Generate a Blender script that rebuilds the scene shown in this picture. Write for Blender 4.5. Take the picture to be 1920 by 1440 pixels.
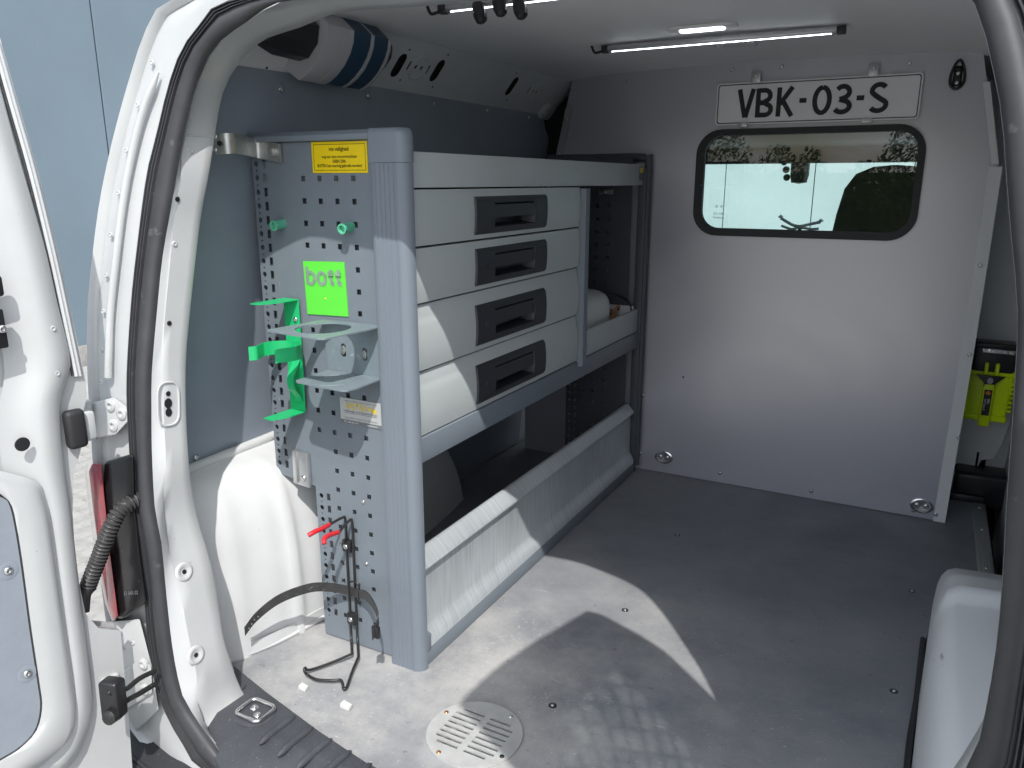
import bpy, bmesh, math, random
from mathutils import Vector, Matrix
from mathutils.geometry import tessellate_polygon
random.seed(7)
for o in list(bpy.data.objects): bpy.data.objects.remove(o)
scn = bpy.context.scene
COL = scn.collection

# ------------------------------------------------------------------ camera
CAM = Vector((0.795, -2.364, 0.931)); YAW = math.radians(28.19); PIT = math.radians(14.56); FPX = 1459.0
cam_d = bpy.data.cameras.new('camera'); cam = bpy.data.objects.new('camera', cam_d); COL.objects.link(cam)
cam.location = CAM; cam.rotation_euler = (math.pi/2 - PIT, 0, YAW)
cam_d.sensor_width = 36.0; cam_d.lens = FPX/1920*36.0; cam_d.clip_start = 0.02; cam_d.clip_end = 500
scn.camera = cam
scn.cycles.diffuse_bounces = 6
scn.render.resolution_x = 1024; scn.render.resolution_y = 768

# ------------------------------------------------------------------ light
SUN_AZ, SUN_EL = math.radians(-35.5), math.radians(51.0)
sun_dir = Vector((math.sin(SUN_AZ)*math.cos(SUN_EL), math.cos(SUN_AZ)*math.cos(SUN_EL), -math.sin(SUN_EL)))
sl = bpy.data.lights.new('sun', 'SUN'); sl.energy = 2.85; sl.angle = math.radians(0.53); sl.color = (1, .972, .93)
so = bpy.data.objects.new('sun', sl); COL.objects.link(so); so.location = (4, -5, 7)
so.rotation_euler = sun_dir.to_track_quat('-Z', 'Y').to_euler()
wd = bpy.data.worlds.new('World'); scn.world = wd; wd.use_nodes = True
nt = wd.node_tree; bg = nt.nodes['Background']; sky = nt.nodes.new('ShaderNodeTexSky'); sky.sky_type = 'NISHITA'
sky.sun_disc = False; sky.sun_elevation = SUN_EL; sky.air_density = 1.0; sky.dust_density = 2.0
to_sun = -sun_dir
sky.sun_rotation = math.atan2(to_sun.x, to_sun.y)
# broken bright cloud all over the sky, as its reflection in the partition window shows
_tc = nt.nodes.new('ShaderNodeTexCoord'); _mp = nt.nodes.new('ShaderNodeMapping'); _mp.inputs['Scale'].default_value = (1, 1, 2.2)
_cn = nt.nodes.new('ShaderNodeTexNoise'); _cn.inputs['Scale'].default_value = 2.6; _cn.inputs['Detail'].default_value = 8; _cn.inputs['Roughness'].default_value = .58
_cr = nt.nodes.new('ShaderNodeMapRange'); _cr.inputs[1].default_value = .38; _cr.inputs[2].default_value = .56
_cm = nt.nodes.new('ShaderNodeMix'); _cm.data_type = 'RGBA'; _cm.inputs['B'].default_value = (9.0, 9.35, 9.9, 1)
nt.links.new(_tc.outputs['Generated'], _mp.inputs[0]); nt.links.new(_mp.outputs[0], _cn.inputs['Vector']); nt.links.new(_cn.outputs[0], _cr.inputs[0])
nt.links.new(_cr.outputs[0], _cm.inputs['Factor']); nt.links.new(sky.outputs[0], _cm.inputs['A'])
nt.links.new(_cm.outputs['Result'], bg.inputs[0]); bg.inputs[1].default_value = 0.15
scn.view_settings.view_transform = 'Standard'; scn.view_settings.look = 'None'
scn.view_settings.exposure = 0.53; scn.view_settings.gamma = 1.0; scn.view_settings.use_curve_mapping = False

# ------------------------------------------------------------------ pixel -> place helpers
_R = Vector((math.cos(YAW), math.sin(YAW), 0))
_F = Vector((-math.sin(YAW)*math.cos(PIT), math.cos(YAW)*math.cos(PIT), -math.sin(PIT)))
_U = _R.cross(_F)
def ray(u, v): return _F + _R*((u-960)/FPX) - _U*((v-720)/FPX)
def at(u, v, ax, val):
    d = ray(u, v); return CAM + d*((val-CAM[ax])/d[ax])
def X_(u, v, x): return at(u, v, 0, x)
def Y_(u, v, y): return at(u, v, 1, y)
def Z_(u, v, z): return at(u, v, 2, z)
def interp(x, xs, ys):
    if x <= xs[0]: return ys[0]
    for i in range(len(xs)-1):
        if x <= xs[i+1]: return ys[i]+(ys[i+1]-ys[i])*(x-xs[i])/(xs[i+1]-xs[i])
    return ys[-1]
def Y0(z): return interp(z, [-.1, .36, .64, .95, 1.1, 1.3], [-1.61, -1.60, -1.57, -1.505, -1.478, -1.465])
def on_open(u, v, off=0.0):                       # the leaning plane of the rear door opening
    y = -1.55
    for _ in range(40):
        p = Y_(u, v, y); y = .5*y + .5*(Y0(p.z)+off)
    return p
XC = 0.294
def mir(p): return Vector((2*interp(p.z, [.1, .5, .95, 1.2], [.304, .300, .293, .294])-p.x, p.y, p.z)) if p.x < XC-.2 else Vector((2*XC-p.x, p.y, p.z))

# ------------------------------------------------------------------ materials
def lin(c): return tuple(((x/255)/12.92 if x/255 <= .04045 else ((x/255+.055)/1.055)**2.4) for x in c)
MATS = {}
def mat(name, col, rough=.5, metal=0., var=.0, vscale=6., bump=0., bscale=200., coat=0., spec=.5, rvar=0., detail=4., speck=None, stretch=(1,1,1)):
    m = bpy.data.materials.new(name); m.use_nodes = True; n = m.node_tree.nodes; l = m.node_tree.links
    b = n['Principled BSDF']; b.inputs['Base Color'].default_value = (*col, 1)
    b.inputs['Roughness'].default_value = rough; b.inputs['Metallic'].default_value = metal
    b.inputs['Coat Weight'].default_value = coat; b.inputs['Coat Roughness'].default_value = .08
    b.inputs['Specular IOR Level'].default_value = spec
    tc = n.new('ShaderNodeTexCoord'); mp = n.new('ShaderNodeMapping'); mp.inputs['Scale'].default_value = stretch
    l.new(tc.outputs['Object'], mp.inputs[0]); cur = None
    if var:
        t = n.new('ShaderNodeTexNoise'); t.inputs['Scale'].default_value = vscale; t.inputs['Detail'].default_value = detail; t.inputs['Roughness'].default_value = .65
        l.new(mp.outputs[0], t.inputs['Vector'])
        r = n.new('ShaderNodeMapRange'); r.inputs[1].default_value = .3; r.inputs[2].default_value = .7; r.inputs[3].default_value = 1-var; r.inputs[4].default_value = 1+var
        l.new(t.outputs[0], r.inputs[0])
        mx = n.new('ShaderNodeVectorMath'); mx.operation = 'SCALE'; mx.inputs[0].default_value = col
        l.new(r.outputs[0], mx.inputs['Scale']); cur = mx.outputs[0]
        if rvar:
            r2 = n.new('ShaderNodeMapRange'); r2.inputs[1].default_value = .3; r2.inputs[2].default_value = .7
            r2.inputs[3].default_value = max(.02, rough-rvar); r2.inputs[4].default_value = min(1, rough+rvar)
            l.new(t.outputs[0], r2.inputs[0]); l.new(r2.outputs[0], b.inputs['Roughness'])
    if speck:                                       # (colour, scale, threshold) dust specks / scuffs
        sc, ss, th = speck
        t = n.new('ShaderNodeTexNoise'); t.inputs['Scale'].default_value = ss; t.inputs['Detail'].default_value = 3
        l.new(mp.outputs[0], t.inputs['Vector'])
        r = n.new('ShaderNodeMapRange'); r.inputs[1].default_value = th; r.inputs[2].default_value = th+.06
        l.new(t.outputs[0], r.inputs[0])
        m2 = n.new('ShaderNodeMix'); m2.data_type = 'RGBA'; m2.inputs['A'].default_value = (*col, 1); m2.inputs['B'].default_value = (*sc, 1)
        if cur: l.new(cur, m2.inputs['A'])
        l.new(r.outputs[0], m2.inputs['Factor']); cur = m2.outputs['Result']
    if cur: l.new(cur, b.inputs['Base Color'])
    if bump:
        t = n.new('ShaderNodeTexNoise'); t.inputs['Scale'].default_value = bscale; t.inputs['Detail'].default_value = 3
        l.new(mp.outputs[0], t.inputs['Vector']); bp = n.new('ShaderNodeBump'); bp.inputs['Strength'].default_value = bump; bp.inputs['Distance'].default_value = .002
        l.new(t.outputs[0], bp.inputs['Height']); l.new(bp.outputs[0], b.inputs['Normal'])
    MATS[name] = m; return m
def emis(name, col, s):
    m = bpy.data.materials.new(name); m.use_nodes = True; b = m.node_tree.nodes['Principled BSDF']
    b.inputs['Base Color'].default_value = (.8, .8, .8, 1); b.inputs['Emission Color'].default_value = (*col, 1); b.inputs['Emission Strength'].default_value = s
    return m
def glass(name, tint, refl, rough=.0):
    m = bpy.data.materials.new(name); m.use_nodes = True; n = m.node_tree.nodes; l = m.node_tree.links
    n.remove(n['Principled BSDF']); o = n['Material Output']
    t = n.new('ShaderNodeBsdfTransparent'); t.inputs[0].default_value = (*tint, 1)
    g = n.new('ShaderNodeBsdfGlossy'); g.inputs['Roughness'].default_value = rough
    mx = n.new('ShaderNodeMixShader'); mx.inputs[0].default_value = refl; l.new(t.outputs[0], mx.inputs[1]); l.new(g.outputs[0], mx.inputs[2]); l.new(mx.outputs[0], o.inputs[0])
    return m

M_white = mat('van white paint', (.51, .525, .525), .30, var=.04, vscale=7, coat=.3, bump=.02, bscale=25, detail=7, speck=((.26, .25, .23), 130, .745))
M_whitein = mat('white primer paint inside', (.62, .635, .635), .42, var=.05, vscale=7, bump=.04, bscale=30, coat=.1)
M_whitedirty = mat('scuffed white paint', (.86, .88, .9), .36, var=.05, vscale=6, coat=.2, speck=((.25, .25, .25), 26, .70), bump=.06, bscale=18, stretch=(1, .35, 1))
M_arch = mat('white wheel arch paint', (.66, .675, .675), .42, var=.05, vscale=7, bump=.04, bscale=30, coat=.1, speck=((.3, .29, .27), 90, .74))
M_lining = mat('grey laminate lining', (.25, .29, .345), .42, var=.05, vscale=9, bump=.05, bscale=260)
M_bulk = mat('grey partition laminate', (.40, .395, .45), .35, spec=1., var=.018, vscale=5, bump=.0, bscale=220, detail=9, speck=((.56, .56, .60), 55, .765))
_b = M_bulk.node_tree.nodes['Principled BSDF']; _b.inputs['Coat Weight'].default_value = 1.; _b.inputs['Coat IOR'].default_value = 2.8
_n = M_bulk.node_tree.nodes; _l = M_bulk.node_tree.links
_t = _n.new('ShaderNodeTexCoord'); _m = _n.new('ShaderNodeMapping'); _m.inputs['Location'].default_value = (-.40, 0, -.30); _w = _n.new('ShaderNodeTexWave')
_w.wave_type = 'RINGS'; _w.rings_direction = 'Y'; _w.inputs['Scale'].default_value = 2.2; _w.inputs['Distortion'].default_value = 5.; _w.inputs['Detail'].default_value = 5; _w.inputs['Detail Scale'].default_value = 1.6
_l.new(_t.outputs['Object'], _m.inputs[0]); _l.new(_m.outputs[0], _w.inputs[0])
_r = _n.new('ShaderNodeMapRange'); _r.inputs[3].default_value = .285; _r.inputs[4].default_value = .325; _l.new(_w.outputs['Fac'], _r.inputs[0]); _l.new(_r.outputs[0], _b.inputs['Coat Roughness'])
M_head = mat('grey headliner board', (.84, .84, .83), .5, var=.02, vscale=5)
M_post = mat('blue grey profile', (.178, .208, .243), .38, var=.025, vscale=6, speck=((.36, .38, .4), 70, .75), stretch=(1, 1, .5))
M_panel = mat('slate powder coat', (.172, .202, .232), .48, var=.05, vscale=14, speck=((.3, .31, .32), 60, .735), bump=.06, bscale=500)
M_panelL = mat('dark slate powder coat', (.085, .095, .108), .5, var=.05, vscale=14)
M_drawer = mat('pale grey green drawer front', (.53, .57, .575), .42, var=.025, vscale=8, speck=((.25, .26, .26), 60, .74))
M_handle = mat('charcoal plastic', (.032, .036, .044), .45, var=.05, vscale=20, bump=.08, bscale=700)
M_black = mat('black rubber', (.022, .022, .024), .55, var=.2, vscale=25, speck=((.10, .10, .10), 70, .68), bump=.1, bscale=300)
M_seal = mat('grey black door rubber', (.042, .043, .047), .55, var=.18, vscale=14, speck=((.08, .08, .085), 40, .66), bump=.05, bscale=120)
M_plast = mat('satin black plastic', (.018, .018, .02), .33, var=.1, vscale=20)
M_tail = mat('gloss black housing', (.014, .014, .015), .22, speck=((.16, .16, .16), 160, .72))
M_bumper = mat('dusty black bumper plastic', (.034, .036, .04), .5, speck=((.34, .34, .34), 330, .69), bump=.12, bscale=350)
M_mat = mat('dusty rubber mat', (.055, .060, .070), .62, var=.2, vscale=10, speck=((.34, .33, .31), 420, .685), bump=.15, bscale=400)
M_alu = mat('brushed aluminium', (.56, .57, .575), .42, metal=.85, var=.06, vscale=30, stretch=(1, .2, 1))
M_galv = mat('galvanised steel', (.5, .51, .49), .38, metal=.8, var=.18, vscale=60, bump=.08, bscale=120)
M_chrome = mat('bright zinc screw', (.7, .7, .7), .22, metal=1.)
M_brass = mat('copper screw', (.62, .36, .2), .3, metal=1.)
M_steel = mat('dull stainless steel', (.50, .505, .495), .42, metal=.15, var=.1, vscale=25, bump=.05, bscale=90, rvar=.1)
M_green = mat('green painted steel', (.018, .48, .17), .38, var=.06, vscale=30, speck=((.06, .5, .22), 80, .7))
M_mint = mat('mint green plastic', (.12, .50, .32), .4)
M_lime = mat('bright green vinyl', (.12, .72, .06), .45, var=.03, vscale=12)
M_limetxt = mat('scratched silver lettering', (.22, .34, .24), .5, var=.3, vscale=60)
M_yellow = mat('yellow vinyl', (.85, .62, .0), .45, var=.04, vscale=30)
M_ink = mat('black print', (.02, .02, .02), .6)
M_darkyel = mat('dark print on yellow', (.035, .025, .0), .6)
M_silver = mat('silver label foil', (.52, .53, .53), .45, metal=.15, var=.05, vscale=30)
M_gold = mat('yellow print', (.72, .56, .05), .5)
M_greyprint = mat('grey print', (.16, .17, .18), .6)
M_whiteprint = mat('white print', (.75, .75, .75), .6)
M_cup = mat('worn blue grey cup holder', (.19, .235, .26), .42, var=.08, vscale=30, speck=((.32, .36, .36), 70, .66))
M_wire = mat('black coated wire', (.02, .02, .02), .35, speck=((.25, .2, .16), 150, .72))
M_red = mat('red rubber tip', (.62, .02, .03), .35)
M_redlens = mat('red tail lens', (.24, .010, .022), .10, coat=1., spec=.8, var=.25, vscale=40)
M_strap = mat('black leather strap', (.035, .035, .035), .45, var=.35, vscale=45, speck=((.16, .16, .16), 110, .66))
M_plate = mat('white number plate', (.9, .9, .9), .35, var=.03, vscale=12)
M_plastw = mat('pale plastic', (.75, .76, .76), .45)
M_boxgrey = mat('light grey abs', (.47, .47, .49), .5)
M_navy = mat('petrol blue plastic', (.012, .05, .10), .35)
M_toryel = mat('fluorescent yellow plastic', (.70, .90, .0), .38, var=.04, vscale=30)
M_pe = mat('translucent white canister', (.68, .70, .69), .4)
M_brown = mat('orange brown pouch', (.36, .15, .055), .4, var=.2, vscale=30)
M_seat = mat('dark seat fabric', (.034, .033, .036), .9, bump=.2, bscale=300)
M_dash = mat('dark dashboard', (.02, .02, .022), .6)
M_door = mat('door lining board', (.27, .305, .35), .5, var=.04, vscale=30, bump=.12, bscale=160)
M_conduit = mat('grey conduit', (.05, .05, .05), .4, speck=((.2, .2, .2), 120, .68))
M_foam = mat('grey white debris', (.6, .6, .58), .6)
M_slab = mat('dark underbody', (.03, .03, .03), .9)
G_bulk = glass('partition window glass', (.66, .84, .83), .085)
G_wind = glass('windscreen glass', (.86, .93, .92), .05)
G_door = glass('dark tinted door glass', (.16, .175, .175), .06)
G_lens = glass('clear lens', (.9, .92, .92), .08)
E_led = emis('led strip diodes', (.86, .97, 1.), 5.)
E_dome = emis('dome lamp lens', (.78, .86, 1.), 3.)

def floor_material():
    m = bpy.data.materials.new('scratched grey floor'); m.use_nodes = True; n = m.node_tree.nodes; l = m.node_tree.links
    b = n['Principled BSDF']; b.inputs['Roughness'].default_value = .5; b.inputs['Specular IOR Level'].default_value = .35
    tc = n.new('ShaderNodeTexCoord')
    def noise(scale, detail=4, st=(1, 1, 1), rot=0, rough=.6):
        mp = n.new('ShaderNodeMapping'); mp.inputs['Scale'].default_value = st; mp.inputs['Rotation'].default_value = (0, 0, rot)
        l.new(tc.outputs['Object'], mp.inputs[0]); t = n.new('ShaderNodeTexNoise'); t.inputs['Scale'].default_value = scale; t.inputs['Detail'].default_value = detail; t.inputs['Roughness'].default_value = rough
        l.new(mp.outputs[0], t.inputs['Vector']); return t.outputs[0]
    def rng(s, a, c, lo=0, hi=1):
        r = n.new('ShaderNodeMapRange'); r.inputs[1].default_value = a; r.inputs[2].default_value = c; r.inputs[3].default_value = lo; r.inputs[4].default_value = hi; l.new(s, r.inputs[0]); return r.outputs[0]
    def mul(a, c):
        k = n.new('ShaderNodeMath'); k.operation = 'MULTIPLY'
        for i, s in enumerate((a, c)):
            if isinstance(s, float): k.inputs[i].default_value = s
            else: l.new(s, k.inputs[i])
        return k.outputs[0]
    def mx(a, c, f):
        k = n.new('ShaderNodeMix'); k.data_type = 'RGBA'
        for key, s in (('A', a), ('B', c)):
            if isinstance(s, tuple): k.inputs[key].default_value = (*s, 1)
            else: l.new(s, k.inputs[key])
        l.new(f, k.inputs['Factor']); return k.outputs['Result']
    base = mx((.160, .172, .196), (.225, .238, .262), rng(noise(5, 6), .3, .7))
    sx = n.new('ShaderNodeSeparateXYZ'); l.new(tc.outputs['Object'], sx.inputs[0])
    near = rng(sx.outputs['Y'], -.6, -1.15, .2, 1.)             # real dust and wear near the doors, also weighted to paint the sunlit floor brighter
    near = mul(near, rng(sx.outputs['X'], .85, .35, .35, 1.))  # strongest on the sunlit left side, so some sunlight is painted into the colour
    dust_and_sun = mul(mul(rng(noise(3.2, 8, rough=.7), .34, .66), near), .9)
    c = mx(base, (.50, .49, .47), dust_and_sun)
    for rot, st, sc, th in ((.5, (1, 14, 1), 9, .69), (-.9, (1, 20, 1), 8, .70), (1.9, (1, 17, 1), 12, .70), (2.6, (1, 15, 1), 15, .70)):
        s = mul(mul(rng(noise(sc, 3, st, rot), th, th+.03), rng(noise(4.5, 2), .48, .6)), .55)
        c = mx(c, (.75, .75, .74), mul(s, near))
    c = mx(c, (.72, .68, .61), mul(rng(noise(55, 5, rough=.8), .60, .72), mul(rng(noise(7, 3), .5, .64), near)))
    c = mx(c, (.7, .7, .68), mul(rng(noise(210, 2), .715, .73), .9))
    c = mx(c, (.07, .07, .075), mul(rng(noise(34, 4, rough=.75), .63, .70), .5))
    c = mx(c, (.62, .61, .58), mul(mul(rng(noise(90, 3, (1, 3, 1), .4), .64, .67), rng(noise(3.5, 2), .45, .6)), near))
    l.new(c, b.inputs['Base Color'])
    l.new(rng(noise(6, 5), .3, .7, .42, .6), b.inputs['Roughness'])
    mp = n.new('ShaderNodeMapping'); mp.inputs['Rotation'].default_value = (0, 0, .78); l.new(tc.outputs['Object'], mp.inputs[0])
    ck = n.new('ShaderNodeTexChecker'); ck.inputs['Scale'].default_value = 420; l.new(mp.outputs[0], ck.inputs[0])
    bp = n.new('ShaderNodeBump'); bp.inputs['Strength'].default_value = .18; bp.inputs['Distance'].default_value = .001
    l.new(ck.outputs['Fac'], bp.inputs['Height']); l.new(bp.outputs[0], b.inputs['Normal']); return m
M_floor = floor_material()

def kick_material():
    m = bpy.data.materials.new('worn aluminium kick board'); m.use_nodes = True; n = m.node_tree.nodes; l = m.node_tree.links
    b = n['Principled BSDF']; b.inputs['Metallic'].default_value = .25; b.inputs['Roughness'].default_value = .42
    tc = n.new('ShaderNodeTexCoord')
    def noise(st, sc, d=4):
        mp = n.new('ShaderNodeMapping'); mp.inputs['Scale'].default_value = st; l.new(tc.outputs['Object'], mp.inputs[0])
        t = n.new('ShaderNodeTexNoise'); t.inputs['Scale'].default_value = sc; t.inputs['Detail'].default_value = d; l.new(mp.outputs[0], t.inputs['Vector']); return t.outputs[0]
    s = noise((1, 26, 1.4), 6, 6); big = noise((1, 1, 1), 5)
    r = n.new('ShaderNodeMapRange'); r.inputs[1].default_value = .32; r.inputs[2].default_value = .72; r.inputs[3].default_value = .54; r.inputs[4].default_value = .68; l.new(s, r.inputs[0])
    r2 = n.new('ShaderNodeMapRange'); r2.inputs[1].default_value = .3; r2.inputs[2].default_value = .7; r2.inputs[3].default_value = .9; r2.inputs[4].default_value = 1.1; l.new(big, r2.inputs[0])
    k = n.new('ShaderNodeMath'); k.operation = 'MULTIPLY'; l.new(r.outputs[0], k.inputs[0]); l.new(r2.outputs[0], k.inputs[1])
    v = n.new('ShaderNodeVectorMath'); v.operation = 'SCALE'; v.inputs[0].default_value = (.93, 1., 1.05); l.new(k.outputs[0], v.inputs['Scale']); l.new(v.outputs[0], b.inputs['Base Color'])
    return m
M_kick = kick_material()

def panel_wall_material(name, col, pitch, axis):
    m = bpy.data.materials.new(name); m.use_nodes = True; n = m.node_tree.nodes; l = m.node_tree.links
    b = n['Principled BSDF']; b.inputs['Roughness'].default_value = .45
    tc = n.new('ShaderNodeTexCoord'); sx = n.new('ShaderNodeSeparateXYZ'); l.new(tc.outputs['Object'], sx.inputs[0])
    w = n.new('ShaderNodeMath'); w.operation = 'MULTIPLY'; w.inputs[1].default_value = 2*math.pi/pitch; l.new(sx.outputs[axis], w.inputs[0])
    s = n.new('ShaderNodeMath'); s.operation = 'SINE'; l.new(w.outputs[0], s.inputs[0])
    bp = n.new('ShaderNodeBump'); bp.inputs['Strength'].default_value = .05; bp.inputs['Distance'].default_value = .003; l.new(s.outputs[0], bp.inputs['Height']); l.new(bp.outputs[0], b.inputs['Normal'])
    t = n.new('ShaderNodeTexNoise'); t.inputs['Scale'].default_value = .8; t.inputs['Detail'].default_value = 6; l.new(tc.outputs['Object'], t.inputs['Vector'])
    r = n.new('ShaderNodeMapRange'); r.inputs[1].default_value = .3; r.inputs[2].default_value = .7; r.inputs[3].default_value = .92; r.inputs[4].default_value = 1.08; l.new(t.outputs[0], r.inputs[0])
    v = n.new('ShaderNodeVectorMath'); v.operation = 'SCALE'; v.inputs[0].default_value = col; l.new(r.outputs[0], v.inputs['Scale']); l.new(v.outputs[0], b.inputs['Base Color'])
    return m
M_wallL = panel_wall_material('blue grey ribbed cladding', (.14, .19, .228), .035, 'Y')
M_wallF = panel_wall_material('pale ribbed cladding', (.56, .58, .58), .05, 'X')
M_pave = mat('concrete paving block', (.30, .295, .28), .85, var=.22, vscale=18, bump=.3, bscale=120, speck=((.5, .49, .46), 60, .66))
M_ground = mat('sandy joint and paving', (.36, .35, .335), .9, var=.2, vscale=9, bump=.2, bscale=60)
M_leaf = mat('hedge leaf', (.10, .14, .045), .6, var=.4, vscale=3)

# ------------------------------------------------------------------ mesh helpers
def link(name, me, m=None, parent=None, label=None, cat=None, group=None, kind=None):
    o = bpy.data.objects.new(name, me); COL.objects.link(o)
    if me is not None and m is not None: me.materials.append(m)
    if parent is not None:
        o.parent = parent; o.matrix_parent_inverse = Matrix.Translation(-gloc(parent))
    if label: o['label'] = label
    if cat: o['category'] = cat
    if group: o['group'] = group
    if kind: o['kind'] = kind
    return o
GL = {}
def gloc(p): return GL.get(p.name, Vector((0, 0, 0)))
def thing(name, label, cat, base, group=None):
    o = bpy.data.objects.new(name, None); COL.objects.link(o); o.location = base; o.empty_display_size = .05
    o['label'] = label; o['category'] = cat
    if group: o['group'] = group
    GL[o.name] = Vector(base); return o
def mk(name, vs, fs, m, parent=None, smooth=35, bevel=0., seg=2, solid=0., sub=0, soff=-1, **kw):
    me = bpy.data.meshes.new(name); me.from_pydata([tuple(v) for v in vs], [], fs); me.validate(); me.update()
    bm = bmesh.new(); bm.from_mesh(me); bmesh.ops.recalc_face_normals(bm, faces=bm.faces)
    if bevel:
        es = [e for e in bm.edges if len(e.link_faces) == 2 and e.calc_face_angle(0) > .5]
        bmesh.ops.bevel(bm, geom=es, offset=bevel, segments=seg, profile=.5, affect='EDGES', clamp_overlap=True)
    bm.to_mesh(me); bm.free()
    if smooth:
        me.shade_smooth(); me.set_sharp_from_angle(angle=math.radians(smooth))
    o = link(name, me, m, parent, **kw)
    if sub: s = o.modifiers.new('sub', 'SUBSURF'); s.levels = sub; s.render_levels = sub
    if solid: s = o.modifiers.new('solid', 'SOLIDIFY'); s.thickness = solid; s.offset = soff
    return o
def box(name, lo, hi, m, parent=None, bevel=.002, seg=2, **kw):
    (a, b, c), (d, e, f) = lo, hi
    vs = [(a, b, c), (d, b, c), (d, e, c), (a, e, c), (a, b, f), (d, b, f), (d, e, f), (a, e, f)]
    return mk(name, vs, [(0, 3, 2, 1), (4, 5, 6, 7), (0, 1, 5, 4), (1, 2, 6, 5), (2, 3, 7, 6), (3, 0, 4, 7)], m, parent, bevel=bevel, seg=seg, **kw)
def obox(name, o, ex, ey, ez, m, parent=None, bevel=.002, seg=2, **kw):   # box from corner and three edge vectors
    o, ex, ey, ez = map(Vector, (o, ex, ey, ez))
    vs = [o, o+ex, o+ex+ey, o+ey, o+ez, o+ex+ez, o+ex+ey+ez, o+ey+ez]
    return mk(name, vs, [(0, 3, 2, 1), (4, 5, 6, 7), (0, 1, 5, 4), (1, 2, 6, 5), (2, 3, 7, 6), (3, 0, 4, 7)], m, parent, bevel=bevel, seg=seg, **kw)
def prism(name, pts, vec, m, parent=None, bevel=.001, seg=2, **kw):
    vec = Vector(vec); pts = [Vector(p) for p in pts]; n = len(pts)
    vs = pts + [p+vec for p in pts]
    fs = [tuple(range(n)), tuple(range(2*n-1, n-1, -1))] + [(i, (i+1) % n, n+(i+1) % n, n+i) for i in range(n)]
    return mk(name, vs, fs, m, parent, bevel=bevel, seg=seg, **kw)
def plate(name, outline, holes, t, fr, m, parent=None, smooth=30, **kw):  # fr(a,b,c)->Vector, front at c=0, back at c=-t
    loops = [outline] + list(holes)
    flat = [p for lp in loops for p in lp]
    tris = tessellate_polygon([[Vector((a, b, 0)) for a, b in lp] for lp in loops])
    n = len(flat); vs = [fr(a, b, 0) for a, b in flat] + [fr(a, b, -t) for a, b in flat]
    fs = [tuple(tr) for tr in tris] + [tuple(n+i for i in reversed(tr)) for tr in tris]
    k = 0
    for lp in loops:
        q = len(lp)
        for i in range(q): fs.append((k+i, k+(i+1) % q, n+k+(i+1) % q, n+k+i))
        k += q
    return mk(name, vs, fs, m, parent, smooth=smooth, **kw)
def rrect(x0, y0, x1, y1, r, n=6):
    out = []
    for cx, cy, a0 in ((x1-r, y1-r, 0), (x0+r, y1-r, 90), (x0+r, y0+r, 180), (x1-r, y0+r, 270)):
        for i in range(n+1):
            a = math.radians(a0+90*i/n); out.append((cx+r*math.cos(a), cy+r*math.sin(a)))
    return out
def circ(cx, cy, r, n=10, ry=None):
    ry = ry or r; return [(cx+r*math.cos(2*math.pi*i/n), cy+ry*math.sin(2*math.pi*i/n)) for i in range(n)]
def rect(cx, cy, w, h): return [(cx-w/2, cy-h/2), (cx+w/2, cy-h/2), (cx+w/2, cy+h/2), (cx-w/2, cy+h/2)]
def catmull(pts, n, closed=False):
    pts = [Vector(p) for p in pts]; out = []; m = len(pts); dense = []
    segs = m if closed else m-1
    for i in range(segs):
        if closed: p0, p1, p2, p3 = pts[i-1], pts[i], pts[(i+1) % m], pts[(i+2) % m]
        else:
            p1, p2 = pts[i], pts[i+1]; p0 = pts[i-1] if i else p1*2-p2; p3 = pts[i+2] if i+2 < m else p2*2-p1
        for k in range(12):
            t = k/12; dense.append(.5*((2*p1)+(p2-p0)*t+(2*p0-5*p1+4*p2-p3)*t*t+(3*p1-p0-3*p2+p3)*t**3))
    dense.append(pts[0] if closed else pts[-1])
    L = [0]
    for a, b in zip(dense, dense[1:]): L.append(L[-1]+(b-a).length)
    cnt = n if closed else n-1; j = 0
    for i in range(n):
        s = L[-1]*i/cnt
        while j < len(L)-2 and L[j+1] < s: j += 1
        t = (s-L[j])/max(1e-9, L[j+1]-L[j]); out.append(dense[j].lerp(dense[j+1], min(1, t)))
    return out
def tube(name, pts, r, m, parent=None, n=10, dens=None, closed=False, rfun=None, cap=True, straight=False, **kw):
    P = [Vector(p) for p in pts] if straight else catmull(pts, dens or max(12, len(pts)*6), closed)
    k = len(P); vs = []; fs = []; T = []
    for i in range(k):
        a = P[i-1] if (i or closed) else P[0]; b = P[(i+1) % k] if (i < k-1 or closed) else P[-1]; T.append((b-a).normalized())
    up = Vector((0, 0, 1)) if abs(T[0].z) < .9 else Vector((1, 0, 0)); N = (up-T[0]*up.dot(T[0])).normalized()
    for i in range(k):
        N = (N-T[i]*N.dot(T[i])).normalized(); B = T[i].cross(N); rr = rfun(i/(k-1)) if rfun else r
        for j in range(n):
            a = 2*math.pi*j/n; vs.append(P[i]+(N*math.cos(a)+B*math.sin(a))*rr)
    for i in range(k if closed else k-1):
        for j in range(n): fs.append((i*n+j, i*n+(j+1) % n, ((i+1) % k)*n+(j+1) % n, ((i+1) % k)*n+j))
    if cap and not closed: fs += [tuple(range(n-1, -1, -1)), tuple((k-1)*n+j for j in range(n))]
    return mk(name, vs, fs, m, parent, smooth=50, **kw)
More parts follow.
